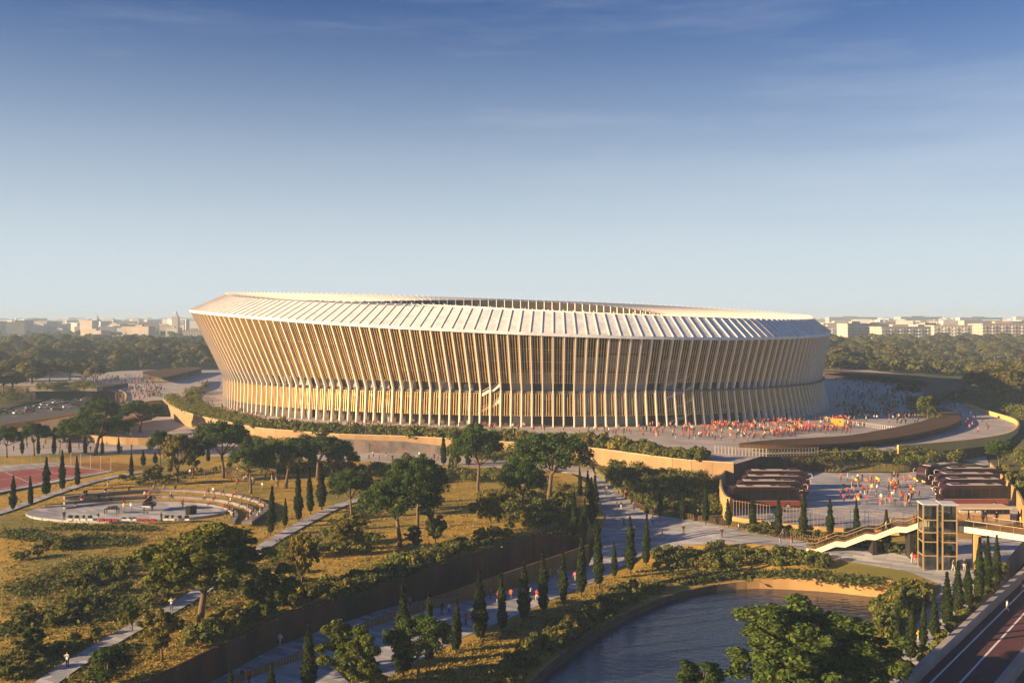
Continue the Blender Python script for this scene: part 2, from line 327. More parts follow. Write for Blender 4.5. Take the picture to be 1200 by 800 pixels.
# main path
left_px = [(120, 838), (205, 803), (330, 753), (396, 730), (470, 705)]
ml = [P(x, y, 0)+Vector((.3, -.2, 0)) for x, y in left_px]
lane_end = [WT[5]+Vector((.4, -.5, 0)), WT[6]+Vector((0, -.6, 0))]
right_px = [(250, 905), (430, 806), (538, 748), (600, 722), (660, 696.5), (700, 680), (728, 664), (745, 653), (765, 645), (800, 639), (840, 636.5), (880, 637), (920, 641), (960, 650), (1000, 659), (1060, 669), (1098, 684), (1100, 690), (1062, 742), (1042, 776), (1000, 838)]
right_r = [(1052, 836), (1072, 800), (1112, 742), (1150, 692), (1180, 655), (1215, 615), (1235, 590)]
upper_px = [(1190, 610), (1130, 628), (1080, 650), (1000, 641), (950, 635), (900, 627), (850, 616.5), (800, 607.5), (760, 602.5), (745, 594), (730, 581), (712, 566), (697, 553)]
guard_px = [(270, 803), (367, 766), (430, 736), (475, 721), (538, 705), (599, 690), (690, 662)]
GB = [P(x, y, 0) for x, y in guard_px]
def zlane(X, Y): return -3.5*smooth((Y-146)/25)
RP = [P(x, y, Zp) for x, y in right_px]; RR = [P(x, y, Zp) for x, y in right_r]; UP = [P(x, y, Zp) for x, y in upper_px]
poly = GB+RE[1:-1]+[UP[-1]]+UP[-2::-1]+RR[::-1]+RP[::-1]
struct(plate('main_path', [(p.x, p.y) for p in poly], Zp, m_pave, 5, 4, m_conc))
poly = ml+lane_end+[RE[0]+Vector((-.4, .2, 0))]+GB[::-1]+[P(200, 840, 0)]
struct(plate('sunken_lane', [(p.x, p.y) for p in poly], lambda X, Y: zlane(X, Y)-.004, m_pave, 4, 4))
# garden east of the ramp
gwall = [P(x, y, ZPD) for x, y in ((690, 525.5), (760, 535), (800, 540), (860, 544))]
yard_wall_px = [(858, 604), (850, 600), (845, 588), (845, 577), (851, 566), (864, 557), (884, 551), (910, 548.5)]
YW = catmull([P(x, y, ZY) for x, y in yard_wall_px], 5)
poly = UP[5:]+[Vector((g.x, g.y+1, 0)) for g in gwall]+YW[::-1]+[P(868, 612, ZY)]
poly = [P(856, 617.5, Zp)]+UP[7:]+[P(700, 545, ZT)]+[Vector((g.x, g.y+1, 0)) for g in gwall]+[Vector((62, 250, 0))]+YW[::-1]
m_gard = mat('garden_ground', (.09, .085, .03), (.15, .125, .04), .5, .95, .5, c3=(.06, .065, .022), scale3=.06)
struct(plate('garden_slope', [(p.x, p.y) for p in poly], zgard, m_gard, 4, 6))
# coach yard
yf = [(858, 605), (900, 611.5), (960, 617), (1020, 620), (1080, 624), (1140, 622), (1190, 612)]
yb = [(1196, 585), (1185, 574), (1166, 561), (1160, 548), (1150, 540), (1128, 541), (1110, 548), (1060, 553.5), (980, 554), (910, 549)]
poly = [P(x, y, ZY) for x, y in yf+yb]+YW[::-1][1:]
struct(plate('coach_yard', [(p.x, p.y) for p in poly], ZY, m_pave, 0, 8, m_ochre))
poly = [P(x, y, ZY+.004) for x, y in ((1128, 543), (1135, 536), (1142, 528), (1148, 520), (1158, 520), (1158, 530), (1156, 540), (1160, 550))]
struct(plate('exit_road', [(p.x, p.y) for p in poly], ZY+.9, m_pave, 0, 1))
# planted strip between yard and path
mb = MB()
Lr = resample([UP[6], UP[5], UP[4], UP[3], UP[2]], 2.5); Rr_ = resample([P(x, y+.5, ZY)+Vector((0, -.5, -.6)) for x, y in yf[:5]], 2.5)
k = min(len(Lr), len(Rr_)); Lr = resample(Lr, sum((a-b).length for a, b in zip(Lr, Lr[1:]))/40); Rr_ = resample(Rr_, sum((a-b).length for a, b in zip(Rr_, Rr_[1:]))/40)
mb.strip([p+Vector((0, .15, .05)) for p in Lr[:41]], Rr_[:41]); struct(mb.build('planted_bank', m_lawn))
BANK = (Lr, Rr_)
# grass bank behind the yard
b0 = resample([P(x, y-1, ZY) for x, y in yb[::-1][:4]], 3); b1 = resample([Vector((p.x, p.y+.5, 8.6)) for p in pr[:4]], 3)
n_ = 30; b0 = resample(b0, sum((a-b).length for a, b in zip(b0, b0[1:]))/n_)[:n_+1]; b1 = resample(b1, sum((a-b).length for a, b in zip(b1, b1[1:]))/n_)[:n_+1]
mb = MB(); mb.strip(b0, b1); struct(mb.build('grass_bank', mat('bank_grass', (.10, .09, .03), (.16, .13, .045), .4, .95, .4)))
# strip between path and pond, pond
pond_px = [(560, 850), (622, 800), (645, 778), (690, 743), (730, 719), (770, 701), (800, 691), (840, 684), (890, 681), (960, 684), (1020, 690), (1046, 693), (1040, 706), (1022, 730), (1008, 760), (990, 792), (960, 800), (850, 800), (780, 812), (700, 860)]
POND = [p.xy for p in catmull([P(x, y, 0.4) for x, y in pond_px], 4)]
outer = [P(x, y, Zp) for x, y in ((250, 905), (250, 960), (1000, 960))]
LP = [p+Vector((.25, -.25, 0)) for p in RP]
ring_out = [(p.x, p.y) for p in LP[:-1]]+[(LP[-1].x, LP[-1].y)]+[(outer[2].x, 95), (outer[1].x, 95)]
def zstrip(X, Y):
    return Zp(X, Y)+.08
def plate_hole(name, outer, hole, zf, m, m_side, cell=4, skirt_z=-1.5):
    Po = [Vector(p[:2]) for p in outer]; Ph = [Vector(p[:2]) for p in hole]; pts = Po+Ph; no, nh = len(Po), len(Ph); ex = []
    x = min(p.x for p in Po)
    while x < max(p.x for p in Po):
        y = min(p.y for p in Po)
        while y < max(p.y for p in Po):
            q = Vector((x+rnd.uniform(-.3, .3)*cell, y+rnd.uniform(-.3, .3)*cell))
            if inside(q.x, q.y, Po) and not inside(q.x, q.y, Ph): ex.append(q)
            y += cell
        x += cell
    edges = [(i, (i+1) % no) for i in range(no)]+[(no+i, no+(i+1) % nh) for i in range(nh)]
    vs, es, fs, *_ = delaunay_2d_cdt(pts+ex, edges, [], 0, 1e-4)
    ff = []
    for f in fs:
        c = (vs[f[0]]+vs[f[1]]+vs[f[2]])/3
        if inside(c.x, c.y, Po) and not inside(c.x, c.y, Ph):
            a, b, d = [vs[i] for i in f]; ff.append(list(f) if (b-a).cross(d-a) > 0 else list(f)[::-1])
    mb = MB(); mb.add([(p.x, p.y, zf(p.x, p.y)) for p in vs], ff, 0)
    for L in (Po,):
        n = len(L); mb.add([(p.x, p.y, zf(p.x, p.y)) for p in L]+[(p.x, p.y, -3) for p in L], [[i, (i+1) % n, n+(i+1) % n, n+i] for i in range(n)], 0)
    return mb.build(name, [m, m_side])
struct(plate_hole('pond_bank', ring_out, POND, zstrip, m_lawn, m_conc))
WATER_Z = -.75
mb = MB(); mb.add([(p.x, p.y, WATER_Z) for p in POND], [list(range(len(POND)))]); struct(mb.build('pond_water', m_water))
m_edgew = mat('dark_edge_stone', (.07, .055, .045), (.10, .08, .06), .5, .9)
pw = thing('pond_wall', 'low retaining wall curving round the edge of the pond', 'wall')
n = len(POND)
for i in range(n):                        # one coping stone after another round the pond
    a, b = POND[i], POND[(i+1) % n]; d = (b-a).normalized(); o = Vector((-d.y, d.x))
    if inside(*(a.lerp(b, .5)+o*.3), POND): o = -o
    za, zb = zstrip(*a)+.02, zstrip(*b)+.02; mb = MB()
    mb.add([(a.x, a.y, -2), (b.x, b.y, -2), (b.x, b.y, zb), (a.x, a.y, za), (a.x+o.x*.45, a.y+o.y*.45, -2), (b.x+o.x*.45, b.y+o.y*.45, -2), (b.x+o.x*.45, b.y+o.y*.45, zb), (a.x+o.x*.45, a.y+o.y*.45, za)],
           [[0, 1, 2, 3], [7, 6, 5, 4], [3, 2, 6, 7], [0, 3, 7, 4], [1, 5, 6, 2]])
    mb.build('coping_stone', m_ochre if a.x > 32 and a.y > 140 else m_edgew, pw)

# park paths, stage level
PATHPTS = []
def ribbon(name, px, w, z, m, dz=.03):
    c = resample(catmull([P(x, y, z) for x, y in px], 6), 2.5); L, Q = [], []
    for i, p in enumerate(c):
        d = (c[min(i+1, len(c)-1)]-c[max(i-1, 0)]); d.z = 0; d.normalize(); s = Vector((-d.y, d.x, 0))*w/2
        for arr, q in ((L, p+s), (Q, p-s)): arr.append(Vector((q.x, q.y, (z(q.x, q.y) if callable(z) else z)+dz)))
    PATHPTS.extend(q.xy for q in c)
    mb = MB(); mb.strip(Q, L); return struct(mb.build(name, m))
def zlp(X, Y): return zlawn(X, Y)+.02
ribbon('park_path', [(40, 812), (79, 784), (130, 752), (170, 730), (205, 712), (250, 684), (290, 655), (330, 628), (370, 606), (400, 592), (425, 585)], 2.6, zlp, m_pave, .2)
ribbon('park_path', [(-40, 612), (0, 601), (35, 589), (75, 575), (120, 562), (168, 553)], 2.4, zlp, m_pave, .2)

# ------------------------------------------------------------------ walls
def panel_wall(name, label, pts, th, m, step=3.0, part='wall_panel', cat='wall', gap=.03, cap=None):
    """pts: (x, y, zbottom, ztop); one panel after another along the line"""
    t = thing(name, label, cat, (pts[0][0], pts[0][1], pts[0][2]))
    off = Vector(t.location); Q = [Vector((p[0], p[1], p[2])) for p in pts]; T = [p[3] for p in pts]
    L = [0]
    for a, b in zip(Q, Q[1:]): L.append(L[-1]+(b.xy-a.xy).length)
    n = max(1, round(L[-1]/step)); st = []; j = 0
    for i in range(n+1):
        s = L[-1]*i/n
        while j < len(L)-2 and L[j+1] < s: j += 1
        k = (s-L[j])/max(1e-6, L[j+1]-L[j]); st.append((Q[j].lerp(Q[j+1], k), T[j]*(1-k)+T[j+1]*k))
    for i in range(n):
        (a, ta), (b, tb) = st[i], st[i+1]; d = (b-a); d.z = 0; d.normalize(); s = Vector((-d.y, d.x, 0))*th/2
        a2, b2 = a+d*gap/2-off, b-d*gap/2-off; mb = MB(); j_ = rnd.uniform(-.012, .012)*(th > .1)
        v = []
        for p, tt in ((a2, ta), (b2, tb)):
            top = Vector((p.x, p.y, tt-off.z))
            v += [p-s*(1+j_), p+s*(1+j_), top+s*(1+j_), top-s*(1+j_)]
        mb.add(v, [[0, 1, 2, 3][::-1], [4, 5, 6, 7], [0, 4, 7, 3], [1, 2, 6, 5], [3, 7, 6, 2], [0, 1, 5, 4]]); mb.build(part, m, t)
        if cap:
            c = MB(); c.add([Vector((p.x, p.y, 0))+q for p, tt in ((a2, ta), (b2, tb)) for q in (Vector((-s.x*1.4, -s.y*1.4, tt-off.z+.005)), Vector((s.x*1.4, s.y*1.4, tt-off.z+.005)), Vector((s.x*1.4, s.y*1.4, tt-off.z+.12)), Vector((-s.x*1.4, -s.y*1.4, tt-off.z+.12)))],
                [[3, 2, 1, 0], [4, 5, 6, 7], [0, 4, 7, 3], [1, 2, 6, 5], [3, 7, 6, 2], [0, 1, 5, 4]]); c.build('coping', cap, t)
    return t
def slat_fence(name, label, pts, h, m, gap=.4, w=.12, d=.06, rails=True, cat='fence'):
    """pts 3D at the foot; h a number or one per point; the slats are too thin to pick apart singly"""
    t = thing(name, label, cat, pts[0]); off = Vector(pts[0]); hs = h if hasattr(h, '__len__') else [h]*len(pts)
    mb = MB(); r = MB()
    for i in range(len(pts)-1):
        a, b = Vector(pts[i])-off, Vector(pts[i+1])-off; L = (b-a).length; n = max(1, int(L/gap)); ang = math.atan2((b-a).y, (b-a).x)
        for k in range(n):
            p = a.lerp(b, (k+.5)/n); hh = hs[i]+(hs[i+1]-hs[i])*(k+.5)/n
            mb.box((-w/2, -d/2, 0), (w/2, d/2, hh), 0, Matrix.Translation(p) @ Matrix.Rotation(ang, 4, 'Z'))
        if rails:
            r.bar(a+Vector((0, 0, hs[i]*.92)), b+Vector((0, 0, hs[i+1]*.92)), .03, .05); r.bar(a+Vector((0, 0, .15)), b+Vector((0, 0, .15)), .03, .05)
    stuff(mb.build('slats', m, t))
    if rails: r.build('rail', m, t)
    return t
W4 = [(p.x, p.y, zlane(p.x, p.y)-1, ZL+.25) for p in WT]
panel_wall('retaining_wall', 'long dark rusted steel retaining wall along the sunken lane', W4, .25, m_corten, 3.2)
e0, e1 = WT[-1]+Vector((.2, -.1, 0)), RE[0]+Vector((-.5, .4, 0))
panel_wall('end_wall', 'short rusted steel wall closing the far end of the sunken lane', [(e0.x, e0.y, -4, ZL+.2), (e1.x, e1.y, -4, ZL+.2)], .25, m_corten, 3.2)
GH = [.9, 1.0, 1.0, 1.4, 2.1, 2.9, 3.6]
slat_fence('slatted_guard', 'bronze slatted guard growing taller along the sunken lane', GB[:5], GH[:5], m_bronze, .45, .3, .08)
panel_wall('guard_wall', 'tall ribbed bronze guard wall at the deep end of the lane', [(p.x, p.y, -2, h) for p, h in zip(GB[4:], GH[4:])], .14, m_bronze, .75, 'slat', gap=.06)
slat_fence('path_fence', 'low brown slat fence along the upper edge of the paved path', [p+Vector((.2, .3, .02)) for p in UP[2:]], 1.15, m_corten, .45, .2, .06)
# podium wall
pwpts = [(p.x, p.y, (zgard(p.x, p.y)-1 if p.x > 20 else ZT-1), ZPD+.35) for p in PE if True]
panel_wall('podium_wall', 'tan curved wall carrying the stadium plaza above the terrace', pwpts[3:], .5, mat('tan_render', (.25, .165, .085), (.31, .21, .11), .25, .85, .1), 5, cap=mat('coping_stone', (.55, .42, .26), (.6, .47, .3), .3, .85))
# grey drawn-on wall under the podium edge
gw = [min(PE, key=lambda q: abs(600+F*q.x/q.y-x)) for x in (385, 430, 480, 520, 560, 600)]
gw = [Vector((q.x*(1-.9/q.y), q.y-.9, ZT)) for q in gw]
gwt = panel_wall('painted_wall', 'grey wall with faded red line drawing below the podium hedge', [(p.x, p.y, ZT, ZT+h) for p, h in zip(gw, (3.6, 3.6, 3.5, 2.8, 1.8, .6))], .3, mat('stained_grey_wall', (.07, .065, .068), (.11, .10, .10), .5, .9, c3=(.14, .11, .105), scale3=.3), 4)
mb = MB(); base = gw[1].lerp(gw[2], .1); dd = (gw[2]-gw[1]).normalized(); nn = Vector((dd.y, -dd.x, 0))*.2
for pts in ([(0, .3), (0, 2.9), (1.6, 2.9), (2.4, .3)], [(1.2, .3), (1.9, 1.9), (3.4, 2.8), (4.0, 1.7), (3.8, .4)], [(9, 1.2), (10, 1.5), (11, 1.2)], [(14, 2.6), (14.6, 2.0)]):
    q = [base+dd*a+nn+Vector((0, 0, b))-gwt.location for a, b in pts]
    for a, b in zip(q, q[1:]): mb.bar(a, b, .02, .09, 0)
mb.build('red_line_drawing', mat('red_marks', (.42, .07, .06), (.3, .06, .05), 2, .9), gwt)
# curved wall round the coach yard
panel_wall('yard_wall', 'curved ochre wall sheltering the west end of the coach yard', [(p.x, p.y, ZY-3, ZY+3.4-.9*smooth((i-20)/14)) for i, p in enumerate(YW)], .4, m_ochre, 2.5)
yfp = [P(x, y, ZY) for x, y in yf]
slat_fence('yard_fence', 'tall see-through slat fence along the front of the coach yard', yfp[:5], 3.4, m_bronze, .62, .07, .07)
ex = [P(x, y, ZY) for x, y in ((1161, 557), (1168, 566), (1180, 578), (1192, 592), (1198, 604), (1200, 612))]
panel_wall('yard_side_wall', 'ochre wall along the east side of the coach yard', [(p.x, p.y, ZY-3, ZY+3.2) for p in ex], .4, m_ochre, 2.5)
# ramp parapets, upper right
op = catmull([P(x, y, ZPD) for x, y in ((1052, 527.5), (1100, 524), (1150, 518.5), (1182, 512), (1193, 503), (1190, 496), (1175, 490.5), (1150, 483), (1130, 476))], 5)
panel_wall('ramp_parapet', 'ochre parapet sweeping round the outer ramp right of the plaza', [(p.x, p.y, ZPD-1.0, ZPD+1.4) for p in op], .5, mat('sunlit_ochre_render', (.55, .37, .12), (.62, .43, .16), .25, .8), 4)  # brighter copy of the ochre, with the parapet's sunlit glow painted into its colour
# curved canopies
def canopy(name, label, outer, inner, z, th, legs, wallpts=None, h=3.4, m=None):
    t = thing(name, label, 'canopy', (outer[0].x, outer[0].y, z-h)); off = Vector(t.location); n = len(outer); mb = MB()
    v = [p-off for p in outer]+[p-off for p in inner]; top = [Vector((p.x, p.y, z-off.z)) for p in v]; bot = [Vector((p.x, p.y, z-th-off.z)) for p in v]
    for i in range(n-1):
        mb.add([top[i], top[i+1], top[n+i+1], top[n+i]], [[0, 1, 2, 3]]); mb.add([bot[i], bot[i+1], bot[n+i+1], bot[n+i]], [[3, 2, 1, 0]])
        mb.add([top[i], top[i+1], bot[i+1], bot[i]], [[3, 2, 1, 0]]); mb.add([top[n+i], top[n+i+1], bot[n+i+1], bot[n+i]], [[0, 1, 2, 3]])
    for i in (0, n-1): mb.add([top[i], top[n+i], bot[n+i], bot[i]], [[0, 1, 2, 3]])
    mb.build('roof_slab', m or m_canopy, t)
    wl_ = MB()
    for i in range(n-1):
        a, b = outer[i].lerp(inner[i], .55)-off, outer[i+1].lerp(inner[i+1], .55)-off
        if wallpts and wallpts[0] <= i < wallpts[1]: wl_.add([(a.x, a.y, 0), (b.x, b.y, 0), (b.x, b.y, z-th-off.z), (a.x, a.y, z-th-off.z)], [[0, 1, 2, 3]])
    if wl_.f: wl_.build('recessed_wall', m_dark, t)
    for i in legs:
        p = outer[i].lerp(inner[i], .3)-off; c = MB(); c.tube([(p.x, p.y, 0), (p.x, p.y, z-th-off.z)], .16, 8); c.build('post', m_canopy, t)
    return t
zc = 10.9
co = catmull([P(x, y, zc) for x, y in ((866, 520), (910, 521.5), (960, 520.5), (1010, 517), (1060, 510.5), (1100, 502), (1121, 495), (1126, 489), (1119, 482), (1106, 477))], 5)
ci = catmull([P(x, y, zc) for x, y in ((867, 519), (905, 515), (955, 512.5), (1000, 509), (1040, 502), (1075, 494.5), (1094, 488.5), (1100, 485), (1100, 481), (1097, 477.5))], 5)
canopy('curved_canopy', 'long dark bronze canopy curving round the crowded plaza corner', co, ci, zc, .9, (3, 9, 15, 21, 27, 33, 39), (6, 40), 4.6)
zb_ = 13
co = catmull([P(x, y, zb_) for x, y in ((965, 433.5), (1000, 435), (1050, 438), (1095, 442), (1140, 445), (1132, 452), (1118, 458), (1098, 465))], 5)
ci = catmull([P(x, y, zb_) for x, y in ((965, 435), (1000, 437.5), (1045, 441), (1072, 444), (1086, 448), (1088, 453), (1084, 459), (1079, 464))], 5)
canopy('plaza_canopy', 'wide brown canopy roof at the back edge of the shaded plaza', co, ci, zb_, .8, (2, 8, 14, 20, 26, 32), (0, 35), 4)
zq = 8.6
co = catmull([P(x, y, zq) for x, y in ((17, 503), (40, 496), (75, 489), (115, 483.5), (150, 480), (178, 478.5))], 5)
ci = catmull([P(x, y, zq) for x, y in ((18, 504.5), (45, 505), (80, 503), (118, 498), (150, 490), (178, 481))], 5)
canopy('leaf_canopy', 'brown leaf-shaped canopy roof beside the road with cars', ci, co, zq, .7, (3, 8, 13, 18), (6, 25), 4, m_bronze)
zk = 12.6
co = catmull([P(x, y, zk) for x, y in ((167, 435), (190, 432.5), (215, 430.5), (236, 430))], 4)
ci = catmull([P(x, y, zk) for x, y in ((168, 438), (185, 442), (200, 440), (236, 431.5))], 4)
canopy('pavilion_canopy', 'brown canopy on the plaza beside the stadium western end', ci, co, zk, .8, (1, 4, 7, 10), (0, 12), 3.4)
panel_wall('boulevard_wall', 'brown retaining wall behind the boulevard pines on the left', [(p.x, p.y, ZT-.5, ZT+2.3) for p in catmull([P(x, y, ZT) for x, y in ((96, 517), (130, 520), (170, 521.5), (215, 521), (250, 518), (275, 513))], 4)], .4, m_bronze, 4)
# swoosh bank with hedge, left of the stadium
panel_wall('swoosh_wall', 'golden curved parapet wrapping the hedge left of the stadium', [(p.x, p.y, ZPD, ZPD+1.9) for p in catmull([P(x, y, ZPD) for x, y in ((243, 447), (238, 455), (222, 461), (216, 470), (228, 480), (258, 489), (282, 493))], 5)], .4, m_ochre, 4)
# underpass portal
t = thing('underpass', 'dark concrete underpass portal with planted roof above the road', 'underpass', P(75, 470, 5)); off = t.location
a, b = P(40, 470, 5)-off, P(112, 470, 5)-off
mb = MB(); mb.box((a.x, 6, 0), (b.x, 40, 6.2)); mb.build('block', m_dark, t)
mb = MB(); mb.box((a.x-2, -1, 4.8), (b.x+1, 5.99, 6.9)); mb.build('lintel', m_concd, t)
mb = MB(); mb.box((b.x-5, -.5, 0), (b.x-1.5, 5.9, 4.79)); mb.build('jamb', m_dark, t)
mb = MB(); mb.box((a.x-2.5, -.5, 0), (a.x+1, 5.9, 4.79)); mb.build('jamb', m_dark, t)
panel_wall('road_parapet', 'long low sunlit wall along the near side of the road', [(p.x, p.y, 3.5, 6.5) for p in [P(x, y, 5) for x, y in ((-60, 509), (0, 502), (60, 493), (120, 482.5), (150, 477))]], .4, m_ochre, 5)
panel_wall('plaza_edge_wall', 'curved ochre wall where the left plaza drops to the road', [(p.x, p.y, 5, ZPD+.6) for p in catmull([P(x, y, ZPD) for x, y in ((104, 456), (128, 455), (145, 460), (148, 466), (146, 471))], 4)], .4, m_ochre, 4)

# ------------------------------------------------------------------ stadium
def ringpt(c, t, r=-.3, n=2.15):
    cx, cy, a, b = c; ct, st = math.cos(t), math.sin(t)
    u = a*math.copysign(abs(ct)**(2/n), ct); v = b*math.copysign(abs(st)**(2/n), st); C_, S_ = math.cos(r), math.sin(r)
    return Vector((cx+u*C_-v*S_, cy+u*S_+v*C_, 0))
RB, RW, RE_, RC, RI = (5, 430, 126, 113), (3.5, 430, 124.5, 111.5), (-1.5, 430, 132.5, 119), (2, 430, 122, 109), (-11, 434, 78, 76)
def four(c, t): return c[0]+sum(c[2*k-1]*math.cos(k*t)+c[2*k]*math.sin(k*t) for k in range(1, (len(c)+1)//2))
CE, CC, CI = (41.87, -4.34, .2, 1.03, 1.42), (49.99, -5.96, 2.96, -.12, -.15), (49.2, -3.66, 2.02, -1.5, 0)
NB = 226
fine = [2*math.pi*i/4000 for i in range(4001)]; acc = [0]
for a, b in zip(fine, fine[1:]): acc.append(acc[-1]+(ringpt(RB, b)-ringpt(RB, a)).length)
ts = []; j = 0
for i in range(NB):
    s = acc[-1]*i/NB
    while acc[j+1] < s: j += 1
    ts.append(fine[j]+(s-acc[j])/(acc[j+1]-acc[j])*(fine[1]))
stad = thing('stadium', 'huge oval stadium with pale leaning fins and gold louvres', 'stadium', (5, 430, ZPD)); SO = Vector(stad.location)
Bp = [ringpt(RB, t)+Vector((0, 0, ZPD)) for t in ts]
Np = []
for i in range(NB):
    d = Bp[(i+1) % NB]-Bp[i-1]; Np.append(Vector((d.y, -d.x, 0)).normalized())
# waist pinched, eave flung out (farther on the west side), crest set back again, all along each bay's own radial line
Wp = [Vector((b.x, b.y, 20.3))-n*(1.5+1.5*n.x) for b, n in zip(Bp, Np)]
Ep = [Vector((b.x, b.y, four(CE, t)))+n*(6.5-6.5*n.x) for b, n, t in zip(Bp, Np, ts)]
Cp = [Vector((e.x, e.y, four(CC, t)))-n*(10.5-3.5*n.x) for e, n, t in zip(Ep, Np, ts)]
Ip = [ringpt(RI, t)+Vector((0, 0, four(CI, t))) for t in ts]
for lst in (Bp, Wp, Ep, Cp, Ip):
    for k in range(NB): lst[k] = lst[k]-SO
UZ = Vector((0, 0, 1))
for i in range(NB):
    j = (i+1) % NB; n = Np[i]; t = Vector((-n.y, n.x, 0))
    b, w, e, c, q = Bp[i], Wp[i], Ep[i], Cp[i], Ip[i]
    # fin column: foot, smooth kink at the waist, leaning top
    path = [b+n*.1, b.lerp(w, .78), w+n*.15+UZ*.1, w.lerp(e, .12)+n*.1, w.lerp(e, .3), e-UZ*.2]
    dep = [1.2, 1.15, 1.25, 1.3, 1.25, 1.1]; mb = MB(); v = []
    for p, dp in zip(path, dep): v += [p-t*.2, p+t*.2, p+t*.2-n*dp, p-t*.2-n*dp]
    f = [[0, 1, 2, 3]]+[[4*k+a, 4*k+(a+1) % 4, 4*k+4+(a+1) % 4, 4*k+4+a] for k in range(5) for a in range(4)]+[[23, 22, 21, 20]]
    mb.add(v, [x[::-1] for x in f]); mb.build('column', m_rib, stad)
    # roof rib over the sloping panel, and on over the upper roof
    mb = MB(); mb.bar(e+UZ*.06, c+UZ*.08, .3, .34); mb.bar(c+UZ*.03, q+UZ*.03, .28, .22)
    mb.box((-.16, -.16, 0), (.16, .16, .75), 0, Matrix.Translation(c)); mb.build('roof_rib', m_rib, stad)
    # sloping roof panel and its fascia
    e2, c2, q2, b2, w2 = Ep[j], Cp[j], Ip[j], Bp[j], Wp[j]; mb = MB()
    mb.add([e, e2, c2, c], [[0, 1, 2, 3][::-1]]); mb.add([e, e2, e2-UZ*.9, e-UZ*.9], [[0, 1, 2, 3]])
    nn2 = (Np[i]+Np[j]).normalized(); mb.add([e-UZ*.9, e2-UZ*.9, e2-UZ*.9-nn2*3, e-UZ*.9-nn2*3], [[0, 1, 2, 3]])
    mb.build('roof_panel', m_roof, stad)
    mb = MB(); mb.add([c, c2, q2, q], [[0, 1, 2, 3][::-1]]); mb.build('upper_roof_panel', m_roof, stad)
    # louvre screens
    mb = MB()
    lo, lo2 = w.lerp(e, .13)-n*.9, w2.lerp(e2, .13)-Np[j]*.9; hi, hi2 = e-UZ*1.0-n*.9, e2-UZ*1.0-Np[j]*.9
    ns = 4
    for k in range(ns):
        a = (k+.6)/(ns+.2); A, Bq = lo.lerp(lo2, a), hi.lerp(hi2, a)
        mb.bar(A, Bq, .17, .3, 0, nn2)
    for h in (.02, .22, .46, .72): mb.bar(lo.lerp(hi, h)-n*.3, lo2.lerp(hi2, h)-Np[j]*.3, .1, .1)
    stuff(mb.build('upper_louvre', m_gold, stad))
    mb = MB(); lo, lo2 = b.lerp(w, .30)-n*.5, b2.lerp(w2, .30)-Np[j]*.5; hi, hi2 = b.lerp(w, .93)-n*.5, b2.lerp(w2, .93)-Np[j]*.5
    for k in range(ns):
        a = (k+.6)/(ns+.2); mb.bar(lo.lerp(lo2, a), hi.lerp(hi2, a), .2, .3, 0, nn2)
    for h in (.01, .99): mb.bar(lo.lerp(hi, h)-n*.25, lo2.lerp(hi2, h)-Np[j]*.25, .12, .14)
    stuff(mb.build('lower_louvre', m_gold, stad))
    if i % 2 == 0:
        mb = MB(); mb.bar(q-UZ*.02, q-UZ*4.4, .4, .5, 0, n); mb.bar(q+UZ*.45+n*.5, q+UZ*.45-n*1.2, .25, .3); mb.build('rim_post', m_rib, stad)
m_slab = mat('slab_concrete', (.11, .095, .09), (.15, .13, .12), .4, .85)
def ringmesh(name, prof, m):
    """prof: list of functions i -> point"""
    mb = MB()
    for a, b in zip(prof, prof[1:]):
        mb.add([a(i) for i in range(NB)]+[b(i) for i in range(NB)], [[i, (i+1) % NB, NB+(i+1) % NB, NB+i] for i in range(NB)])
    return mb.build(name, m, stad)
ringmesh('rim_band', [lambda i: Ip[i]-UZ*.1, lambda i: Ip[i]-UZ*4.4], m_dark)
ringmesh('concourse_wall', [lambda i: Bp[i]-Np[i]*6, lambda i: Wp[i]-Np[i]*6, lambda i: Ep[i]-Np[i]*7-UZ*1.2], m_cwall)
for k, z in enumerate((4.2, 11.2)):
    ringmesh('floor_slab', [lambda i: Bp[i]-Np[i]*5.9+UZ*z, lambda i: Bp[i]-Np[i]*1.8+UZ*z, lambda i: Bp[i]-Np[i]*1.8+UZ*(z-.5), lambda i: Bp[i]-Np[i]*5.9+UZ*(z-.5)], m_slab)
for h in (.35, .68):
    ringmesh('floor_slab', [lambda i: Wp[i].lerp(Ep[i], h)-Np[i]*6.4, lambda i: Wp[i].lerp(Ep[i], h)-Np[i]*2.6, lambda i: Wp[i].lerp(Ep[i], h)-Np[i]*2.6-UZ*.5, lambda i: Wp[i].lerp(Ep[i], h)-Np[i]*6.4-UZ*.5], m_slab)
ringmesh('seating_bowl', [lambda i: Ip[i]-UZ*3+Np[i]*24, lambda i: Ip[i]*.62+UZ*(-18), lambda i: Vector((Ip[i].x*.55, Ip[i].y*.55, .3))], mat('seats', (.12, .03, .03), (.16, .04, .035), .8, .8))
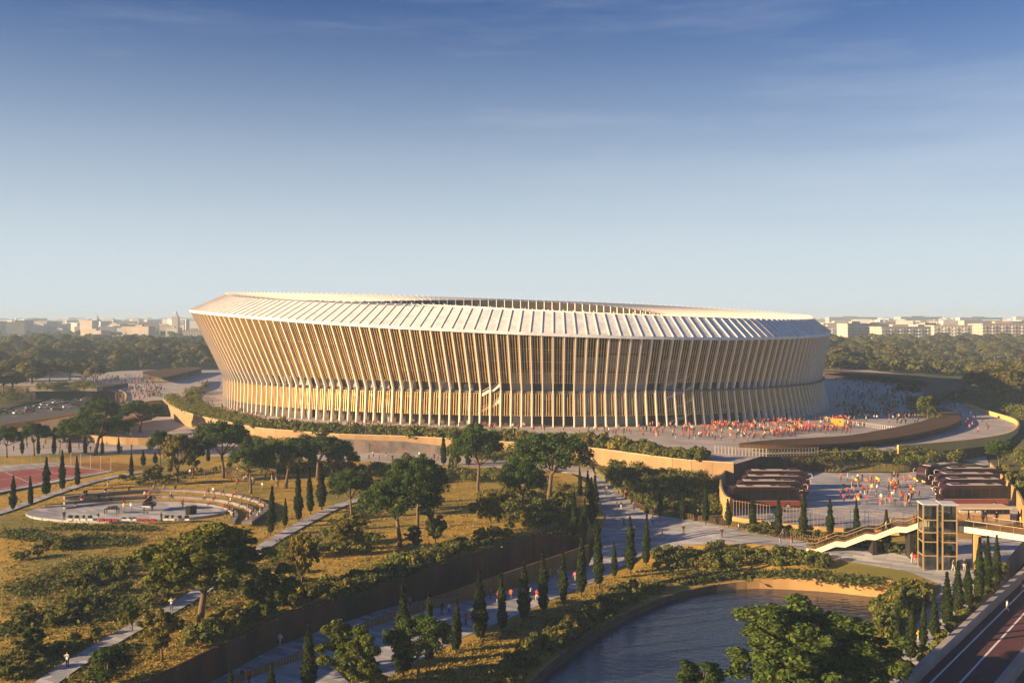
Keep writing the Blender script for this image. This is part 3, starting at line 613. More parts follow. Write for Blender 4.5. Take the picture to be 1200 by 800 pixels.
# pale concrete cores between the dark openings, and the open stairs behind the louvres
def bay_at(px):                            # the front bay seen at this column of the photograph
    best = None
    for i in range(NB):
        p = Bp[i]+SO
        if p.y < 425:
            d = abs(600+F*p.x/p.y-px)
            if best is None or d < best[0]: best = (d, i)
    return best[1]
for a, b, h0, h1 in ((598, 626, 0, 17), (462, 476, 8, 14), (520, 528, 8, 14), (415, 428, 8, 14), (372, 384, 8, 14), (320, 334, 8, 14), (656, 664, 6, 15), (860, 872, 6, 14), (910, 940, 0, 14), (640, 652, 8, 17), (672, 705, 0, 22), (714, 760, 0, 27), (500, 515, 8, 14), (440, 452, 0, 14), (395, 408, 8, 14), (340, 352, 0, 14), (536, 548, 0, 13), (778, 800, 10, 21), (835, 848, 0, 14), (880, 900, 0, 13)):
    ia, ib = sorted((bay_at(a), bay_at(b))); mb = MB()
    for i in range(ia, ib):
        v = []
        for k in (i, i+1):
            for h in (h0, h1):
                if h <= 11.3: p = Bp[k].lerp(Wp[k], h/11.3)
                else: p = Wp[k].lerp(Ep[k], (h-11.3)/max(5, Ep[k].z-11.3))
                v.append(Vector((p.x, p.y, h))-Np[k]*5.2)
        mb.add(v, [[0, 2, 3, 1]])
    mb.build('concrete_core', m_conc, stad)
def stair_run(px0, px1, z0, z1, inset=1.9, m=None):
    i0, i1 = bay_at(px0), bay_at(px1); a = Bp[i0]-Np[i0]*inset; b = Bp[i1]-Np[i1]*inset
    mb = MB(); a = Vector((a.x, a.y, z0)); b = Vector((b.x, b.y, z1)); m1 = a.lerp(b, .45); m2 = Vector((a.lerp(b, .6).x, a.lerp(b, .6).y, m1.z))
    for p, q in ((a, m1), (m1, m2), (m2, b)):
        mb.bar(p, q, .25, .9); mb.bar(p+UZ*1.25, q+UZ*1.1, .08, .14)
    mb.build('stair_flight', m or m_conc, stad)
for z in (4.1, 9.2): stair_run(556, 588, z+.3, z+4.3, 1.4, m_rib)
for z in (0, 4.1, 8.2, 12.3): stair_run(780, 812, z+.3, z+4.3)
stair_run(455, 480, 9, 12.5, 2.2)

# ------------------------------------------------------------------ vegetation
def leafmesh(name, cen, nrm, size, m, aspect=1.5, jit=.55):
    """one small four-cornered leaf spray at every point of cen, lying roughly across nrm"""
    n = len(cen); r = rng.normal(size=(n, 3)); nn = nrm+jit*r; nn /= np.linalg.norm(nn, axis=1, keepdims=True)
    u = np.cross(nn, rng.normal(size=(n, 3))); u /= np.linalg.norm(u, axis=1, keepdims=True); v = np.cross(nn, u)
    sz = (size*rng.uniform(.6, 1.35, n))[:, None]
    V = np.stack([cen-u*sz*aspect/2, cen+v*sz/2, cen+u*sz*aspect/2, cen-v*sz/2], 1).reshape(-1, 3)
    me = bpy.data.meshes.new(name); me.vertices.add(4*n); me.vertices.foreach_set('co', V.astype(np.float32).ravel())
    me.loops.add(4*n); me.loops.foreach_set('vertex_index', np.arange(4*n, dtype=np.int32)); me.polygons.add(n)
    me.polygons.foreach_set('loop_start', np.arange(0, 4*n, 4, dtype=np.int32)); me.polygons.foreach_set('loop_total', np.full(n, 4, dtype=np.int32))
    me.materials.append(m); me.update(); me.validate(); return me
def blobleaves(blobs, per, upbias=.25):
    C_, N_ = [], []
    for (x, y, z, r) in blobs:
        d = rng.normal(size=(per, 3)); d[:, 2] += upbias; d /= np.linalg.norm(d, axis=1, keepdims=True)
        rr = r*rng.uniform(.55, 1.05, per)[:, None]*np.array([1, 1, .8]); C_.append(np.array([x, y, z])+d*rr); N_.append(d)
    return np.concatenate(C_), np.concatenate(N_)
def pine_variant(k, nb=80, per=180, leaf=.27, lop=0.0, m=None):
    """umbrella pine, 13 m high, 14 m wide"""
    R_ = random.Random(100+k); blobs = []
    for _ in range(nb):
        a = R_.uniform(0, 2*math.pi); q = math.sqrt(R_.random()); x, y = 6.0*q*math.cos(a), 6.0*q*math.sin(a)
        top = 12.2-2.6*q**2.2+.5*math.sin(3*a+k); z = top-R_.random()**1.4*(4.2-1.6*q); blobs.append((x+lop*(z-9), y, z, R_.uniform(.8, 1.45)))
    c, n = blobleaves(blobs, per); crown = leafmesh('pine_crown', c, n, leaf, m or m_pine)
    mb = MB(); bend = R_.uniform(-.8, .8); fork = Vector((bend*.6, R_.uniform(-.5, .5), 5.2))
    mb.tube([(0, 0, -.3), (bend*.15, 0, 1.8), (bend*.4, fork.y*.5, 3.6), fork], [.42, .34, .29, .26], 8)
    for i in range(7):
        b = blobs[i*9 % nb]; e = Vector(b[:3])-Vector((0, 0, .3)); mid = fork.lerp(e, .5)+Vector((0, 0, -.25)); mb.tube([fork-Vector((0, 0, .2)), mid, e], [.2, .13, .05], 5)
    return (mb.mesh('pine_trunk', m_bark, True), crown, 13.0, 14.0)
def broad_variant(k, m, nb=130, per=135, leaf=.24, low=2.0):
    """round-headed tree, 8 m high, 7 m wide"""
    R_ = random.Random(200+k); blobs = []
    lobes = []
    for q in range(max(13, nb//9)):
        d = Vector((R_.gauss(0, 1), R_.gauss(0, 1), R_.gauss(.15, 1))).normalized()*R_.uniform(.35, .8)
        lobes.append((d, R_.uniform(.28, .46)))
    for q in range(nb):
        d, lr = lobes[q % len(lobes)]; e = d+Vector((R_.gauss(0, 1), R_.gauss(0, 1), R_.gauss(.1, 1))).normalized()*lr*R_.uniform(.4, 1)
        blobs.append((e.x*2.9, e.y*2.9, (8+low)/2-.2+e.z*((8-low)/2-.3), R_.uniform(.34, .66)*(60/nb)**.22))
    A = np.array(blobs); ex = np.abs(A[:, :2]).max(0)+.35; A[:, 0] *= 3.4/ex[0]; A[:, 1] *= 3.4/ex[1]
    z0, z1 = A[:, 2].min(), A[:, 2].max(); A[:, 2] = low+.4+(A[:, 2]-z0)/(z1-z0)*(7.55-low-.4); A[:, 3] *= 1.12; blobs = [tuple(q) for q in A]
    c, n = blobleaves(blobs, per); crown = leafmesh('crown', c, n, leaf, m)
    mb = MB(); fk = Vector((R_.uniform(-.3, .3), 0, max(1.2, low)))
    mb.tube([(0, 0, -.3), (fk.x*.4, 0, fk.z*.5), fk], [.2, .16, .14], 7)
    for i in range(7): e = Vector(blobs[i*7][:3]); mb.tube([fk-Vector((0, 0, .15)), fk.lerp(e, .55)+Vector((0, 0, .2)), e], [.11, .07, .03], 5)
    return (mb.mesh('trunk', m_bark, True), crown, 8.0, 7.0)
def cypress_variant(k, N=2600):
    """11 m high, 1.9 m wide"""
    z = rng.uniform(0, 1, N)**1.15; prof = np.sin(np.clip(z*1.02+.03, 0, 1)**.55*math.pi)**.8
    lump = 1+.14*np.sin(z*37+k*3)+.1*np.sin(z*13+k)
    a = rng.uniform(0, 2*math.pi, N); r = .92*prof*lump*(1+.15*np.sin(2*a+z*14+k))*rng.uniform(.6, 1.06, N)
    c = np.stack([r*np.cos(a), r*np.sin(a), .9+z*10.1], 1); n = np.stack([np.cos(a), np.sin(a), .5+0*a], 1)
    crown = leafmesh('cypress_crown', c, n, .26, m_cyp, 2.2)
    mb = MB(); mb.tube([(0, 0, -.3), (0, 0, 3), (0, 0, 9.5)], [.17, .13, .04], 6); return (mb.mesh('cypress_trunk', m_bark, True), crown, 11.0, 2.0)
def shrub_mesh(k, m, per=60, nb=9, leaf=.22, name='shrub'):
    R_ = random.Random(300+k); bl = []
    for _ in range(nb):
        a = R_.uniform(0, 2*math.pi); q = math.sqrt(R_.random())*.75; bl.append((q*math.cos(a), q*math.sin(a), R_.uniform(.3, 1.0)*(1.1-.5*q), R_.uniform(.3, .5)))
    c, n = blobleaves(bl, per, .5); c[:, 2] = np.abs(c[:, 2]); return leafmesh(name, c, n, leaf, m)
PINE = [pine_variant(0), pine_variant(1), pine_variant(2), pine_variant(3)]
PINEBIG = broad_variant(7, leafmat('big_tree_leaves', (0.070, 0.095, 0.018), (0.160, 0.165, 0.030), (0.12, 0.13, 0.024)), 170, 150, .16, 2.9)
OAKBIG = broad_variant(9, leafmat('oak_leaves', (0.042, 0.075, 0.018), (0.112, 0.143, 0.030), (0.075, 0.112, 0.024)), 320, 220, .125, .8)
BROAD = [broad_variant(0, m_leaf), broad_variant(1, m_leaf), broad_variant(2, m_gleaf), broad_variant(3, m_gleaf), broad_variant(4, m_leaf, low=.8)]
DARKB = [broad_variant(5, m_pine, low=.7), broad_variant(6, m_pine, low=2.2)]
CYP = [cypress_variant(k) for k in range(6)]
SHR = [shrub_mesh(k, m_shrub) for k in range(5)]+[shrub_mesh(k+9, m_gleaf) for k in range(2)]
def put_tree(var, p, h, w, name, label, group=None, rz=None):
    tk, cr, h0, w0 = var
    t = thing(name, label, 'tree', p, rnd.uniform(0, 6.28) if rz is None else rz, group, (w/w0, w/w0, h/h0))
    link('trunk', tk, t); link('crown', cr, t); return t
def tree_px(var, px, py, z, top, wpx, name, label, group=None, rz=None):
    p = P(px, py, z); k = p.y/F; return put_tree(var, p, (py-top)*k, wpx*k, name, label, group, rz)
TL = [  # variant, foot px, foot row, level, top row, width px, name, label
    (PINEBIG, 234, 733, zlawn, 612, 148, 'pine_tree', 'largest umbrella pine on the lawn, forked leaning trunk, left of the retaining wall'),
    (BROAD[2], 190, 775, zlawn, 711, 56, 'young_tree', 'small golden-green tree alone on bare grass beside the retaining wall'),
    (DARKB[0], 126, 802, zlawn, 755, 56, 'round_tree', 'dark round bushy tree at the bottom edge beside the narrow path'),
    (DARKB[0], 38, 771, zlawn, 735, 40, 'round_tree', 'dark round bushy tree near the left edge of the lawn'),
    (BROAD[0], 155, 741, zlawn, 704, 27, 'young_tree', 'slim green tree beside the narrow path left of the biggest pine'),
    (BROAD[4], 322, 722, zlawn, 662, 66, 'round_tree', 'broad green tree among shrubs behind the middle of the retaining wall'),
    (BROAD[3], 354, 690, zlawn, 626, 42, 'round_tree', 'tall golden-green tree between path and retaining wall'),
    (BROAD[2], 410, 648, zlawn, 603, 52, 'round_tree', 'golden-green spreading tree in the shrubs below the dark pine'),
    (PINE[0], 412, 606, zlawn, 550, 54, 'pine_tree', 'dark pine with fan of branches at the upper end of the path'),
    (PINE[1], 469, 640, zlawn, 558, 92, 'pine_tree', 'wide green pine standing on the open golden slope'),
    (PINE[2], 489, 619, zlawn, 531, 66, 'pine_tree', 'dark pine with thick pale trunk just behind the wide green pine'),
    (BROAD[1], 510, 642, zlawn, 597, 28, 'young_tree', 'small light conifer on the slope right of the pale trunk'),
    (DARKB[0], 485, 641, zlawn, 615, 26, 'round_tree', 'dark rounded bush-like tree under the wide green pine'),
    (PINE[3], 560, 575, zlawn, 497, 60, 'pine_tree', 'tall red-trunked pine standing before the podium hedge in the middle'),
    (PINE[2], 612, 607, zlawn, 538, 52, 'pine_tree', 'dark narrow-crowned pine left of the ramped path'),
    (PINE[1], 643, 588, zlawn, 506, 96, 'pine_tree', 'broad bright pine beside the top of the ramped path'),
    (BROAD[3], 575, 623, zlawn, 577, 34, 'young_tree', 'little golden tree on the open slope above the wall end'),
    (BROAD[0], 535, 558, zlawn, 520, 22, 'young_tree', 'light green young tree in front of the grey painted wall'),
    (PINE[0], 262, 560, zlawn, 492, 66, 'pine_tree', 'tall pine behind the amphitheatre terraces'),
    (PINE[3], 294, 578, zlawn, 514, 52, 'pine_tree', 'pine with bare trunk rising at the right of the terraces'),
    (PINE[1], 335, 572, zlawn, 516, 66, 'pine_tree', 'wide pine behind the tall cypresses, left one of the pair'),
    (PINE[2], 372, 562, zlawn, 508, 78, 'pine_tree', 'wide pine behind the tall cypresses, right one of the pair'),
    (PINE[0], 402, 556, zlawn, 527, 38, 'pine_tree', 'small flat pine right of the wide pair before the grey wall'),
    (BROAD[3], 208, 566, zlawn, 508, 40, 'round_tree', 'tall golden round tree behind the left of the terraces'),
    (DARKB[1], 226, 560, zlawn, 512, 30, 'round_tree', 'dark round tree pressed against the tall golden one'),
    (PINE[2], 188, 552, zlawn, 503, 30, 'pine_tree', 'small dark pine left of the tall golden round tree'),
    (BROAD[2], 181, 568, zlawn, 543, 28, 'young_tree', 'low golden tree in front of the small dark pine'),
    (PINE[1], 112, 533, ZT, 484, 76, 'pine_tree', 'wide dark pine on the left boulevard, lower of two'),
    (PINE[0], 117, 512, ZT, 466, 42, 'pine_tree', 'dark pine rising behind the wide boulevard pine'),
    (PINE[3], 164, 506, ZT, 469, 56, 'pine_tree', 'round dark pine right of the boulevard pair'),
    (PINE[2], 40, 534, ZT, 494, 34, 'pine_tree', 'pine on the boulevard near the leaf-shaped canopy'),
    (PINE[3], 8, 536, ZT, 500, 32, 'pine_tree', 'pine at the left edge of the boulevard'),
    (PINE[0], 70, 531, ZT, 498, 20, 'pine_tree', 'thin pine between cypresses on the boulevard'),
    (OAKBIG, 950, 862, zstrip, 702, 222, 'broad_tree', 'very large leafy tree in front of the pond at bottom right'),
    (BROAD[4], 412, 812, zstrip, 724, 86, 'round_tree', 'leafy round tree at the bottom edge beside the main path'),
    (PINE[2], 491, 800, zstrip, 720, 78, 'pine_tree', 'leafy tree with thin trunk on the strip by the main path'),
    (DARKB[0], 822, 832, zstrip, 776, 84, 'round_tree', 'dark low bushy tree at the near bank of the pond'),
    (PINE[0], 1171, 551, 6.5, 515, 30, 'pine_tree', 'slender pine on the golden bank above the coach yard'),
    (PINE[3], 1063, 470, ZPD, 449, 30, 'pine_tree', 'flat dark pine on the shaded plaza'),
    (BROAD[0], 1087, 493, ZPD, 464, 26, 'round_tree', 'green tree in the shrub bed beside the shaded plaza'),
]
for var, px, py, z, top, w, nm, lab in TL: tree_px(var, px, py, z, top, w*(1.14 if nm == 'pine_tree' else 1.05), nm, lab)

def cypress_row(lst, z, text, group):
    for i, (px, py, top) in enumerate(lst):
        p = P(px, py, z); k = p.y/F; h = (py-top)*k*rnd.uniform(.95, 1.05); w = min(2.8, max(1.2, h*.19))*rnd.uniform(.8, 1.2)
        o = put_tree(CYP[rnd.randrange(6)], p, h, w, 'cypress_tree', text % ORD[i], group); o.rotation_euler.x = rnd.gauss(0, .018); o.rotation_euler.y = rnd.gauss(0, .018)
cypress_row([(15, 598, 558), (36, 592, 558), (54, 581, 535), (73, 575, 527), (91, 570, 533)], zlawn, '%s cypress from the left beside the red sports court', 'cypresses by the sports court')
cypress_row([(154, 559, 530), (168, 546, 528), (182, 543, 529), (244, 541, 524)], zlawn, '%s cypress from the left behind the terraces', 'cypresses behind the terraces')
cypress_row([(26, 533, 505), (45, 533, 508), (63, 533, 507), (82, 533, 511), (100, 532, 510), (120, 533, 512), (139, 533, 512)], ZT, '%s cypress from the left along the boulevard', 'cypresses along the boulevard')
cypress_row([(317, 627, 572), (334, 618, 585), (350, 612, 547), (364, 602, 545), (377, 597, 542)], zlawn, '%s cypress from the left between terraces and path', 'tall cypresses between terraces and path')
cypress_row([(520, 545, 507), (535, 545, 505), (549, 546, 509)], ZT, '%s thin cypress from the left before the grey wall', 'cypresses before the grey wall')
cypress_row([(673, 630, 577), (685, 627, 582), (694, 617, 562), (697, 605, 559), (689, 587, 552), (680, 583, 546)], zlawn, '%s cypress up the ramp on its left side', 'cypresses up the ramp')
cypress_row([(270, 832, 780), (318, 822, 775), (362, 812, 730), (472, 793, 686), (503, 777, 694), (534, 764, 699), (563, 751, 668), (589, 739, 669), (614, 728, 657), (637, 717, 645), (660, 707, 646), (681, 698, 619), (702, 689, 611), (720, 677, 634), (739, 671, 606), (757, 663, 604)], zstrip, '%s cypress from the left along the main path lawn', 'cypresses along the main path')
cypress_row([(774, 606, 573), (800, 609, 577), (827, 613, 569), (854, 617, 583), (882, 619.5, 579), (912, 624, 582), (941, 629, 571), (973, 629, 584), (1004, 633, 583), (1039, 644, 596), (1075, 650, 598)], lambda X, Y: zland(X, Y)+.5, '%s cypress from the left along the coach yard fence', 'cypresses along the coach yard fence')
cypress_row([(1051, 786, 710), (1067, 774, 711), (1082, 761, 704), (1095, 748, 698), (1110, 735, 672), (1123, 722, 657), (1135, 712, 658), (1147, 703, 628), (1157, 694, 628), (1168, 684, 629)], zland, '%s cypress from the near end along the running track wall', 'cypresses along the running track wall')

# shrubs: (px polygon, level, number, size range in m, label, group)
def zhedge(X, Y): return ZPD
def scat(poly, n):
    xs = [p[0] for p in poly]; ys = [p[1] for p in poly]; o = []
    while len(o) < n:
        x, y = rnd.uniform(min(xs), max(xs)), rnd.uniform(min(ys), max(ys))
        if inside(x, y, poly): o.append((x, y))
    return o
SH = []
def zbank(X, Y): return 4.4+4.4*smooth((Y-248)/8)
regions = [
    ([(215, 462), (232, 456), (238, 450), (243, 452), (240, 462), (232, 470), (240, 480), (270, 489), (268, 492), (235, 485), (215, 474)], ZPD, 90, (2.2, 3.6), 'shrub in the hedge curving round the plaza left of the stadium', 'curved hedge left of the stadium'),
    ([(705, 548), (760, 545), (850, 552), (842, 580), (846, 604), (820, 606), (765, 598), (735, 580)], zgard, 210, (1.5, 3.2), 'shrub on the garden slope between podium wall and path', 'garden slope shrubs'),
    ([(885, 543), (1050, 539), (1085, 537), (1125, 533), (1128, 537), (1090, 542), (1040, 547), (900, 549)], zbank, 120, (1.8, 3.2), 'shrub in the hedge above the coach yard bank', 'hedge above the coach yard'),
    ([(385, 705), (470, 676), (560, 645), (620, 622), (600, 620), (540, 640), (460, 662), (400, 684)], zlawn, 85, (1.6, 2.8), 'shrub in the bed along the top of the retaining wall', 'shrubs along the retaining wall'),
    ([(218, 762), (300, 726), (302, 718), (260, 722), (225, 742)], zlawn, 30, (1.5, 2.6), 'shrub in the clump beside the retaining wall below the biggest pine', 'shrub clump by the retaining wall'),
    ([(275, 704), (330, 718), (385, 700), (390, 660), (350, 668), (300, 690)], zlawn, 34, (1.5, 2.6), 'shrub under the broad green tree by the retaining wall', 'shrubs under the broad tree'),
    ([(365, 655), (440, 648), (450, 636), (400, 622), (370, 630)], zlawn, 30, (1.3, 2.4), 'shrub in the bed below the dark fan-shaped pine', 'shrubs below the dark pine'),
    ([(565, 585), (640, 570), (675, 580), (672, 615), (630, 622), (575, 615), (560, 600)], zlawn, 85, (1.8, 3.3), 'shrub in the thicket under the pines left of the ramp', 'thicket under the pines'),
    ([(600, 800), (648, 763), (700, 727), (740, 706), (785, 688), (775, 682), (720, 699), (660, 735), (565, 800)], zstrip, 85, (1.4, 2.9), 'shrub in the bed along the left bank of the pond', 'left pond bank shrubs'),
    ([(770, 650), (850, 645), (960, 655), (975, 668), (900, 664), (800, 668), (760, 676)], zstrip, 80, (1.4, 2.6), 'shrub between the paved path and the far pond bank', 'far pond bank shrubs'),
    ([(1052, 690), (1095, 684), (1085, 700), (1055, 730), (1035, 745), (1030, 720)], zstrip, 34, (1.8, 3.4), 'shrub in the tall clump at the right end of the pond', 'shrubs at the right end of the pond'),
    ([(1085, 775), (1150, 705), (1180, 672), (1172, 668), (1130, 720), (1070, 782)], zland, 34, (.9, 1.8), 'low golden shrub between the right-hand cypresses', 'shrubs between the right-hand cypresses'),
    ([(1175, 560), (1200, 595), (1230, 560), (1210, 510), (1180, 520)], 5.4, 44, (2.2, 4.2), 'shrub on the bank beside the coach yard at the right edge', 'shrubs at the right edge'),
    ([(1060, 470), (1080, 465), (1100, 490), (1095, 499), (1070, 486)], ZPD, 26, (2.2, 4.2), 'shrub in the dark bed beside the shaded plaza', 'plaza bed shrubs'),
    ([(1140, 466), (1180, 478), (1225, 490), (1225, 505), (1196, 492), (1150, 478)], lambda X, Y: gz(X, Y), 60, (3, 5), 'shrub on the slope outside the ramp parapet', 'slope outside the ramp parapet'),
    ([(862, 548), (905, 541), (905, 550), (872, 555)], 5.2, 26, (2, 3.4), 'shrub behind the left row of coaches', 'shrubs behind the left row of coaches'),
    ([(-20, 457), (40, 455), (48, 464), (35, 471), (-20, 479)], 5.6, 70, (3, 5.5), 'shrub on the bank beside the underpass', 'underpass bank shrubs'),
    ([(42, 452), (108, 451), (110, 457), (42, 459)], 11.2, 60, (2.4, 4), 'shrub planted on the underpass roof', 'underpass roof shrubs'),
    ([(15, 658), (60, 652), (98, 640), (100, 632), (60, 636), (20, 648)], zlawn, 22, (1.0, 2.0), 'shrub in the golden clump on the open lawn below the stage', 'lawn clump below the stage'),
    ([(15, 720), (60, 712), (110, 690), (150, 690), (140, 705), (80, 735), (20, 735)], zlawn, 30, (1.0, 1.9), 'shrub in the spreading patch on the lower left lawn', 'lower left lawn patch'),
    ([(70, 690), (130, 660), (150, 668), (140, 685), (90, 697)], zlawn, 24, (.9, 1.8), 'shrub in the dark patch at the middle of the left lawn', 'middle lawn patch'),
    ([(0, 770), (50, 765), (100, 745), (130, 735), (150, 742), (60, 800), (0, 800)], zlawn, 44, (1.0, 2.0), 'shrub beside the narrow path in the lower left corner', 'lower left corner shrubs'),
    ([(170, 690), (215, 680), (230, 690), (190, 710), (165, 715)], zlawn, 22, (1.0, 2.0), 'shrub in the shade left of the biggest pine', 'shrubs left of the biggest pine'),
    ([(135, 562), (172, 558), (200, 560), (240, 548), (270, 550), (240, 556), (200, 568), (150, 570)], zlawn, 26, (.9, 1.8), 'shrub behind the amphitheatre terraces', 'shrubs behind the terraces'),
    ([(300, 545), (420, 548), (520, 555), (600, 560), (600, 568), (500, 562), (400, 560), (310, 556)], zlawn, 130, (1.7, 3.2), 'shrub in the dark belt before the terrace boulevard', 'shrub belt before the boulevard'),
    ([(870, 622), (960, 630), (1050, 646), (1050, 642), (960, 624), (880, 617)], lambda X, Y: zland(X, Y)+.6, 30, (.8, 1.5), 'low shrub between the yard fence and the paved path', 'shrubs below the yard fence'),
]
for poly, z, n, sz, lab, grp in regions:
    for x, y in scat(poly, n):
        p = P(x, y, z); s = rnd.uniform(*sz)
        if z is zlawn and min((p.xy-q).length for q in PATHPTS) < 1.6+s*.5: continue
        SH.append((s*s/p.y/p.y, p, s, lab, grp))
hp = [q for q in PE[3:] if 198 < 600+F*q.x/q.y < 838]
for off_, st_ in ((1.9, 1.9), (4.2, 2.1), (6.6, 2.3)):
    for q in resample(hp, st_):
        px = 600+F*q.x/q.y
        if off_ > 6 and 290 < px < 560: continue
        p = Vector((q.x*(1+off_/q.y)+rnd.uniform(-.4, .4), q.y+off_+rnd.uniform(-.5, .5), ZPD)); s_ = rnd.uniform(3.1, 4.6); h_ = 'left' if px < 560 else 'right'
        if px < 262 and off_ > 6: p.x += rnd.uniform(0, 2)
        SH.append((s_*s_/p.y/p.y*1.15, p, s_, 'rounded shrub in the long podium hedge before the stadium, %s half' % h_, 'podium hedge, %s half' % h_))
for q in resample([e for e in PE if 268 < 600+F*e.x/e.y < 392], 1.8)+resample([e for e in PE if 545 < 600+F*e.x/e.y < 690], 1.7):
    for off_ in (1.8, 4.0):
        p = Vector((q.x*(1-off_/q.y)+rnd.uniform(-.5, .5), q.y-off_+rnd.uniform(-.5, .5), ZT)); s_ = rnd.uniform(2.2, 3.8); SH.append((s_*s_/p.y/p.y, p, s_, 'shrub at the foot of the tan podium wall', 'shrubs at the foot of the podium wall'))
SH.sort(key=lambda q: -q[0])
for i, (_, p, s, lab, grp) in enumerate(SH[:300]):
    o = link('shrub', rnd.choice(SHR[:5]) if rnd.random() < .72 else rnd.choice(SHR[5:]), None, p+Vector((0, 0, -.08)), rnd.uniform(0, 6.28), (s*.62, s*.62, s*.66*rnd.uniform(.8, 1.15))); tag(o, lab, 'shrub', grp)
C_, N_ = [], []
for (_, p, s, lab, grp) in SH[300:]:
    R0 = s*.62; bl = [(p.x+rnd.uniform(-.5, .5)*R0, p.y+rnd.uniform(-.5, .5)*R0, p.z+R0*rnd.uniform(.5, 1.0), R0*rnd.uniform(.5, .8)) for _k in range(5)]
    c, n = blobleaves(bl, 26, .6); C_.append(c); N_.append(n)
stuff(link('shrub_mass', leafmesh('shrub_mass', np.concatenate(C_), np.concatenate(N_), .34, m_shrub)))['label'] = 'smaller shrubs filling the hedges and beds'
# low ground cover patches on the lawns
C_, N_ = [], []
def cover(poly, z, n, hgt=.5, k=14, spread=.9):
    for x, y in scat(poly, n):
        p = P(x, y, z)
        if z is zlawn and min((p.xy-q).length for q in PATHPTS) < 3: continue
        c = rng.normal(size=(k, 3))*np.array([spread, spread, hgt*.4])+np.array([p.x, p.y, p.z+hgt*.4]); C_.append(c); N_.append(np.tile([0, 0, 1.0], (k, 1)))
cover([(0, 628), (40, 634), (90, 640), (80, 632), (30, 620), (0, 620)], zlawn, 120)
cover([(90, 640), (150, 640), (155, 630), (110, 626), (90, 632)], zlawn, 120)
cover([(0, 690), (60, 668), (100, 655), (150, 655), (150, 675), (100, 690), (40, 700)], zlawn, 190)
cover([(40, 720), (90, 700), (150, 695), (170, 705), (140, 725), (70, 735)], zlawn, 170)
cover([(0, 745), (20, 742), (30, 735), (10, 730), (0, 732)], zlawn, 50)
cover([(60, 770), (130, 735), (175, 715), (185, 722), (130, 755), (80, 790)], zlawn, 150)
cover([(60, 798), (120, 768), (175, 735), (180, 740), (150, 765), (110, 800)], zlawn, 120)
cover([(60, 616), (170, 618), (180, 622), (60, 620)], zlawn, 110)
cover([(180, 720), (300, 650), (340, 625), (345, 640), (300, 680), (230, 715)], zlawn, 240)
cover([(390, 610), (430, 590), (440, 600), (400, 625)], zlawn, 90)
cover([(640, 745), (720, 703), (765, 684), (770, 692), (705, 725), (640, 768)], zstrip, 260, .6)
cover([(780, 672), (870, 668), (960, 670), (1040, 680), (1030, 686), (900, 675), (800, 684)], zstrip, 260, .45)
cover([(700, 548), (840, 552), (840, 600), (765, 596), (730, 575)], zgard, 700, .6)
cover([(860, 620), (960, 632), (1060, 647), (1060, 643), (960, 626), (870, 617)], lambda X, Y: zland(X, Y)+.4, 150, .5)
stuff(link('ground_cover', leafmesh('ground_cover', np.concatenate(C_), np.concatenate(N_), .4, m_cover)))['label'] = 'low heath-like ground cover spreading over the lawns'
# grass tufts on the near lawns
C_, N_ = [], []
for poly, z, n in (([(0, 640), (200, 620), (600, 600), (690, 630), (620, 628), (470, 676), (330, 722), (170, 800), (0, 800)], zlawn, 5200), ([(440, 800), (700, 685), (780, 655), (800, 680), (700, 730), (600, 800)], zstrip, 1800), ([(0, 560), (300, 545), (560, 560), (600, 600), (300, 620), (0, 640)], zlawn, 1800)):
    for x, y in scat(poly, n):
        p = P(x, y, z); C_.append(rng.normal(size=(5, 3))*np.array([.35, .35, .03])+np.array([p.x, p.y, p.z+.1])); N_.append(rng.normal(size=(5, 3))*np.array([1, 1, .2]))
stuff(link('grass_tufts', leafmesh('grass_tufts', np.concatenate(C_), np.concatenate(N_), .2, leafmat('grass_blades', (0.192, 0.160, 0.045), (0.320, 0.248, 0.072), (0.240, 0.192, 0.048))))) ['label'] = 'tufts of dry grass over the park lawns'

# far woods: trees one can tell apart, then one mass behind them
def far_variant(k):
    """broad dome of a crown, 13 m high and 15 m wide"""
    R_ = random.Random(500+k); bl = []
    for _ in range(30):
        a = R_.uniform(0, 6.28); q = math.sqrt(R_.random()); bl.append((5.8*q*math.cos(a), 5.8*q*math.sin(a), 10.9-4.6*q**2.4-R_.random()**3*1.5, R_.uniform(1.6, 2.4)))
    c, n = blobleaves(bl, 75, .7); k_ = (c[:, 0]**2+c[:, 1]**2)/52+((c[:, 2]-7)/6.2)**2 > .35; c, n = c[k_], n[k_]; n = n+1.2*c*np.array([.15, .15, .06]); mb = MB(); mb.tube([(0, 0, -1), (0, 0, 9)], [.4, .25], 5)
    return (mb.mesh('far_trunk', m_bark), leafmesh('far_crown', c, n, .85, m_far, 1.4, .22), 13.0, 15.0)
FAR = [far_variant(k) for k in range(5)]
FT = []
def gzz(X, Y): return max(gz(X, Y), ZPD-1.2 if (Y > 420 and Y < 720) else -9)
